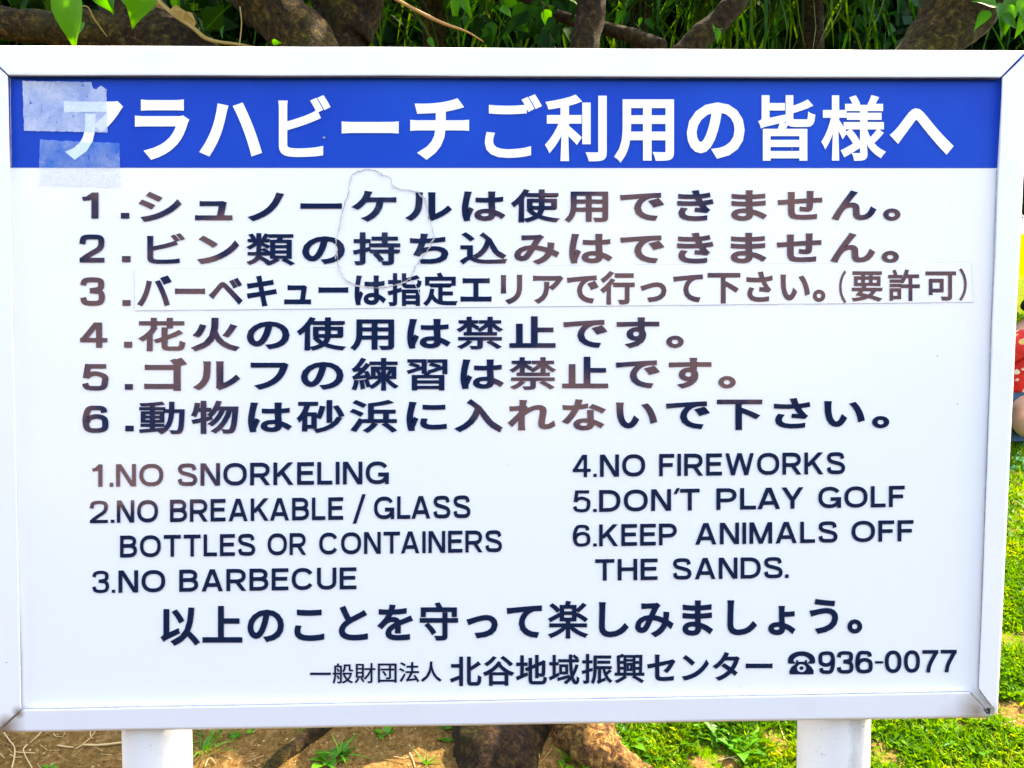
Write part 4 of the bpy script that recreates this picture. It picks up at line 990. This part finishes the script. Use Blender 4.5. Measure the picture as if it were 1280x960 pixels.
# local frame: faces +x and a little towards the camera; seated with legs bent forward
def l(x, y, z, r, r2=None):
    fx = Vector((.92, -.38, 0)); sx = Vector((.38, .92, 0)); p = Vector((gx, gy, gz)) + (fx*x + sx*y + Vector((0, 0, z)))*K
    return (p.x, p.y, p.z, r*K, (r2 or r)*K)
def vv(t_): return Vector(t_[:3])
body = [l(0, 0, .12, .12, .11), l(-.02, 0, .32, .11, .10), l(-.005, 0, .49, .13, .10), l(.03, 0, .575, .07), l(.065, 0, .615, .045), l(.09, 0, .655, .066), l(.10, 0, .70, .074, .070), l(.095, 0, .735, .05),
        l(.04, .10, .125, .08), l(.32, .20, .22, .058), l(.26, .22, .06, .042), l(.12, .22, .045, .032), l(.04, .22, .035, .028), l(-.03, .23, .03, .02),
        l(.03, -.10, .115, .08), l(-.03, -.33, .10, .058), l(.12, -.33, .07, .046), l(.30, -.27, .045, .034), l(.36, -.24, .035, .028), l(.43, -.20, .03, .02),
        l(0, .15, .52, .05), l(-.02, .20, .33, .040), l(.14, .18, .20, .030), l(.22, .17, .21, .024),
        l(0, -.15, .52, .05), l(-.22, -.17, .38, .040), l(-.30, -.20, .19, .030), l(-.34, -.22, .04, .024)]
ed = [(0,1),(1,2),(2,3),(3,4),(4,5),(5,6),(6,7),(0,8),(8,9),(9,10),(10,11),(11,12),(12,13),(0,14),(14,15),(15,16),(16,17),(17,18),(18,19),(2,20),(20,21),(21,22),(22,23),(2,24),(24,25),(25,26),(26,27)]
skin('body', body, ed, M_SKIN)
skin('shirt', [l(-.01, 0, .21, .145, .13), l(-.02, 0, .34, .15, .14), l(-.005, 0, .49, .145, .115), l(.025, 0, .57, .08), l(0, .155, .52, .072), l(-.015, .19, .40, .062), l(0, -.155, .52, .072), l(-.17, -.165, .41, .062)],
     [(0,1),(1,2),(2,3),(2,4),(4,5),(2,6),(6,7)], M_SHIRT)
skin('shorts', [l(-.01, 0, .12, .135, .125), l(.04, .10, .128, .092), l(.20, .155, .18, .078), l(.03, -.08, .13, .085), l(.02, -.12, .125, .072)], [(0,1),(1,2),(0,3),(3,4)], M_DENIM)
skin('hair', [l(.06, 0, .665, .062), l(.075, 0, .705, .082, .078), l(.095, 0, .745, .056)], [(0,1),(1,2)], M_HAIR)
def blob(name, c, r, material, parent=PERS, sc=(1,1,1)):
    bm = bmesh.new(); bmesh.ops.create_icosphere(bm, subdivisions=2, radius=r); bmesh.ops.scale(bm, vec=sc, verts=bm.verts); bmesh.ops.translate(bm, vec=c, verts=bm.verts)
    me = bpy.data.meshes.new(name); bm.to_mesh(me); bm.free(); return link(name, me, material, parent, smooth=True)
M_EYE, _, _ = mat('eye_dark', (.02, .015, .012), .2); M_LIP, _, _ = mat('lip', (.42, .13, .10), .5)
for s_ in (-1, 1):
    blob('eye', vv(l(.166, .026*s_, .705, 0)), .010, M_EYE); blob('ear', vv(l(.09, .074*s_, .685, 0)), .02, M_SKIN, sc=(.8, .6, 1.4))
blob('nose', vv(l(.172, 0, .685, 0)), .015, M_SKIN, sc=(1, .8, 1.3)); blob('mouth', vv(l(.150, 0, .652, 0)), .014, M_LIP, sc=(.8, 1.3, .45))
for (hx, hy, hz) in ((.22, .17, .21), (-.34, -.22, .03)):      # fingers resting on the knees
    for k in range(5):
        a = (k-2)*.011; ln = (.045, .058, .062, .056, .040)[k]
        pts = [l(hx, hy+a, hz, .009), l(hx+ln*.6, hy+a*1.5, hz-.004, .0085), l(hx+ln*1.1, hy+a*1.6, hz-.022, .007)]
        V, F = tube([q[:4] for q in pts], 3, 8); link('finger', mesh('finger', V, F), M_SKIN, PERS, smooth=True)
# mat
M_MATT, _t, _b = mat('beach_mat_print', (.3, .75, .3), .8); _c = coords(_t)
_t.links.new(ramp(_t, nz(_t, _c, 5, 2, .5, 1.2), [(.38, (.02, .03, .02)), (.42, (.10, .55, .22)), (.5, (.45, .80, .30)), (.62, (.12, .60, .35))], 'CONSTANT'), _b.inputs['Base Color'])
M_MATB, _, _ = mat('beach_mat_pink_edge', (.62, .26, .27), .8)
BMAT = empty('beach_mat', (gx+.35, gy, gz)); tag(BMAT, 'green patterned beach mat with a thick pink edge under the seated person', 'mat')
def slab_on_slope(name, x0, x1, y0, y1, z0, z1, m):
    V = []; F = []; nx_, ny_ = 14, 8
    for zz in (z1, z0):
        for j in range(ny_+1):
            for i in range(nx_+1):
                x = x0+(x1-x0)*i/nx_; y = y0+(y1-y0)*j/ny_; V.append((x, y, GZ+.30*0 + (y-gy)*.226 + zz + .004*noise.noise(Vector((x*5, y*5, 0)))))
    n_ = (nx_+1)*(ny_+1); I = lambda i, j, k: k*n_+j*(nx_+1)+i
    for j in range(ny_):
        for i in range(nx_): F += [(I(i,j,0), I(i+1,j,0), I(i+1,j+1,0), I(i,j+1,0)), (I(i,j,1), I(i,j+1,1), I(i+1,j+1,1), I(i+1,j,1))]
    for i in range(nx_): F += [(I(i,0,0), I(i,0,1), I(i+1,0,1), I(i+1,0,0)), (I(i,ny_,0), I(i+1,ny_,0), I(i+1,ny_,1), I(i,ny_,1))]
    for j in range(ny_): F += [(I(0,j,0), I(0,j+1,0), I(0,j+1,1), I(0,j,1)), (I(nx_,j,0), I(nx_,j,1), I(nx_,j+1,1), I(nx_,j+1,0))]
    return link(name, mesh(name, V, F), m, BMAT, smooth=False)
slab_on_slope('mat_pad', gx-.40, gx+1.3, gy-.50, gy+.60, -.07, .0, M_MATB)
slab_on_slope('mat_sheet', gx-.395, gx+1.295, gy-.495, gy+.595, .003, .008, M_MATT)
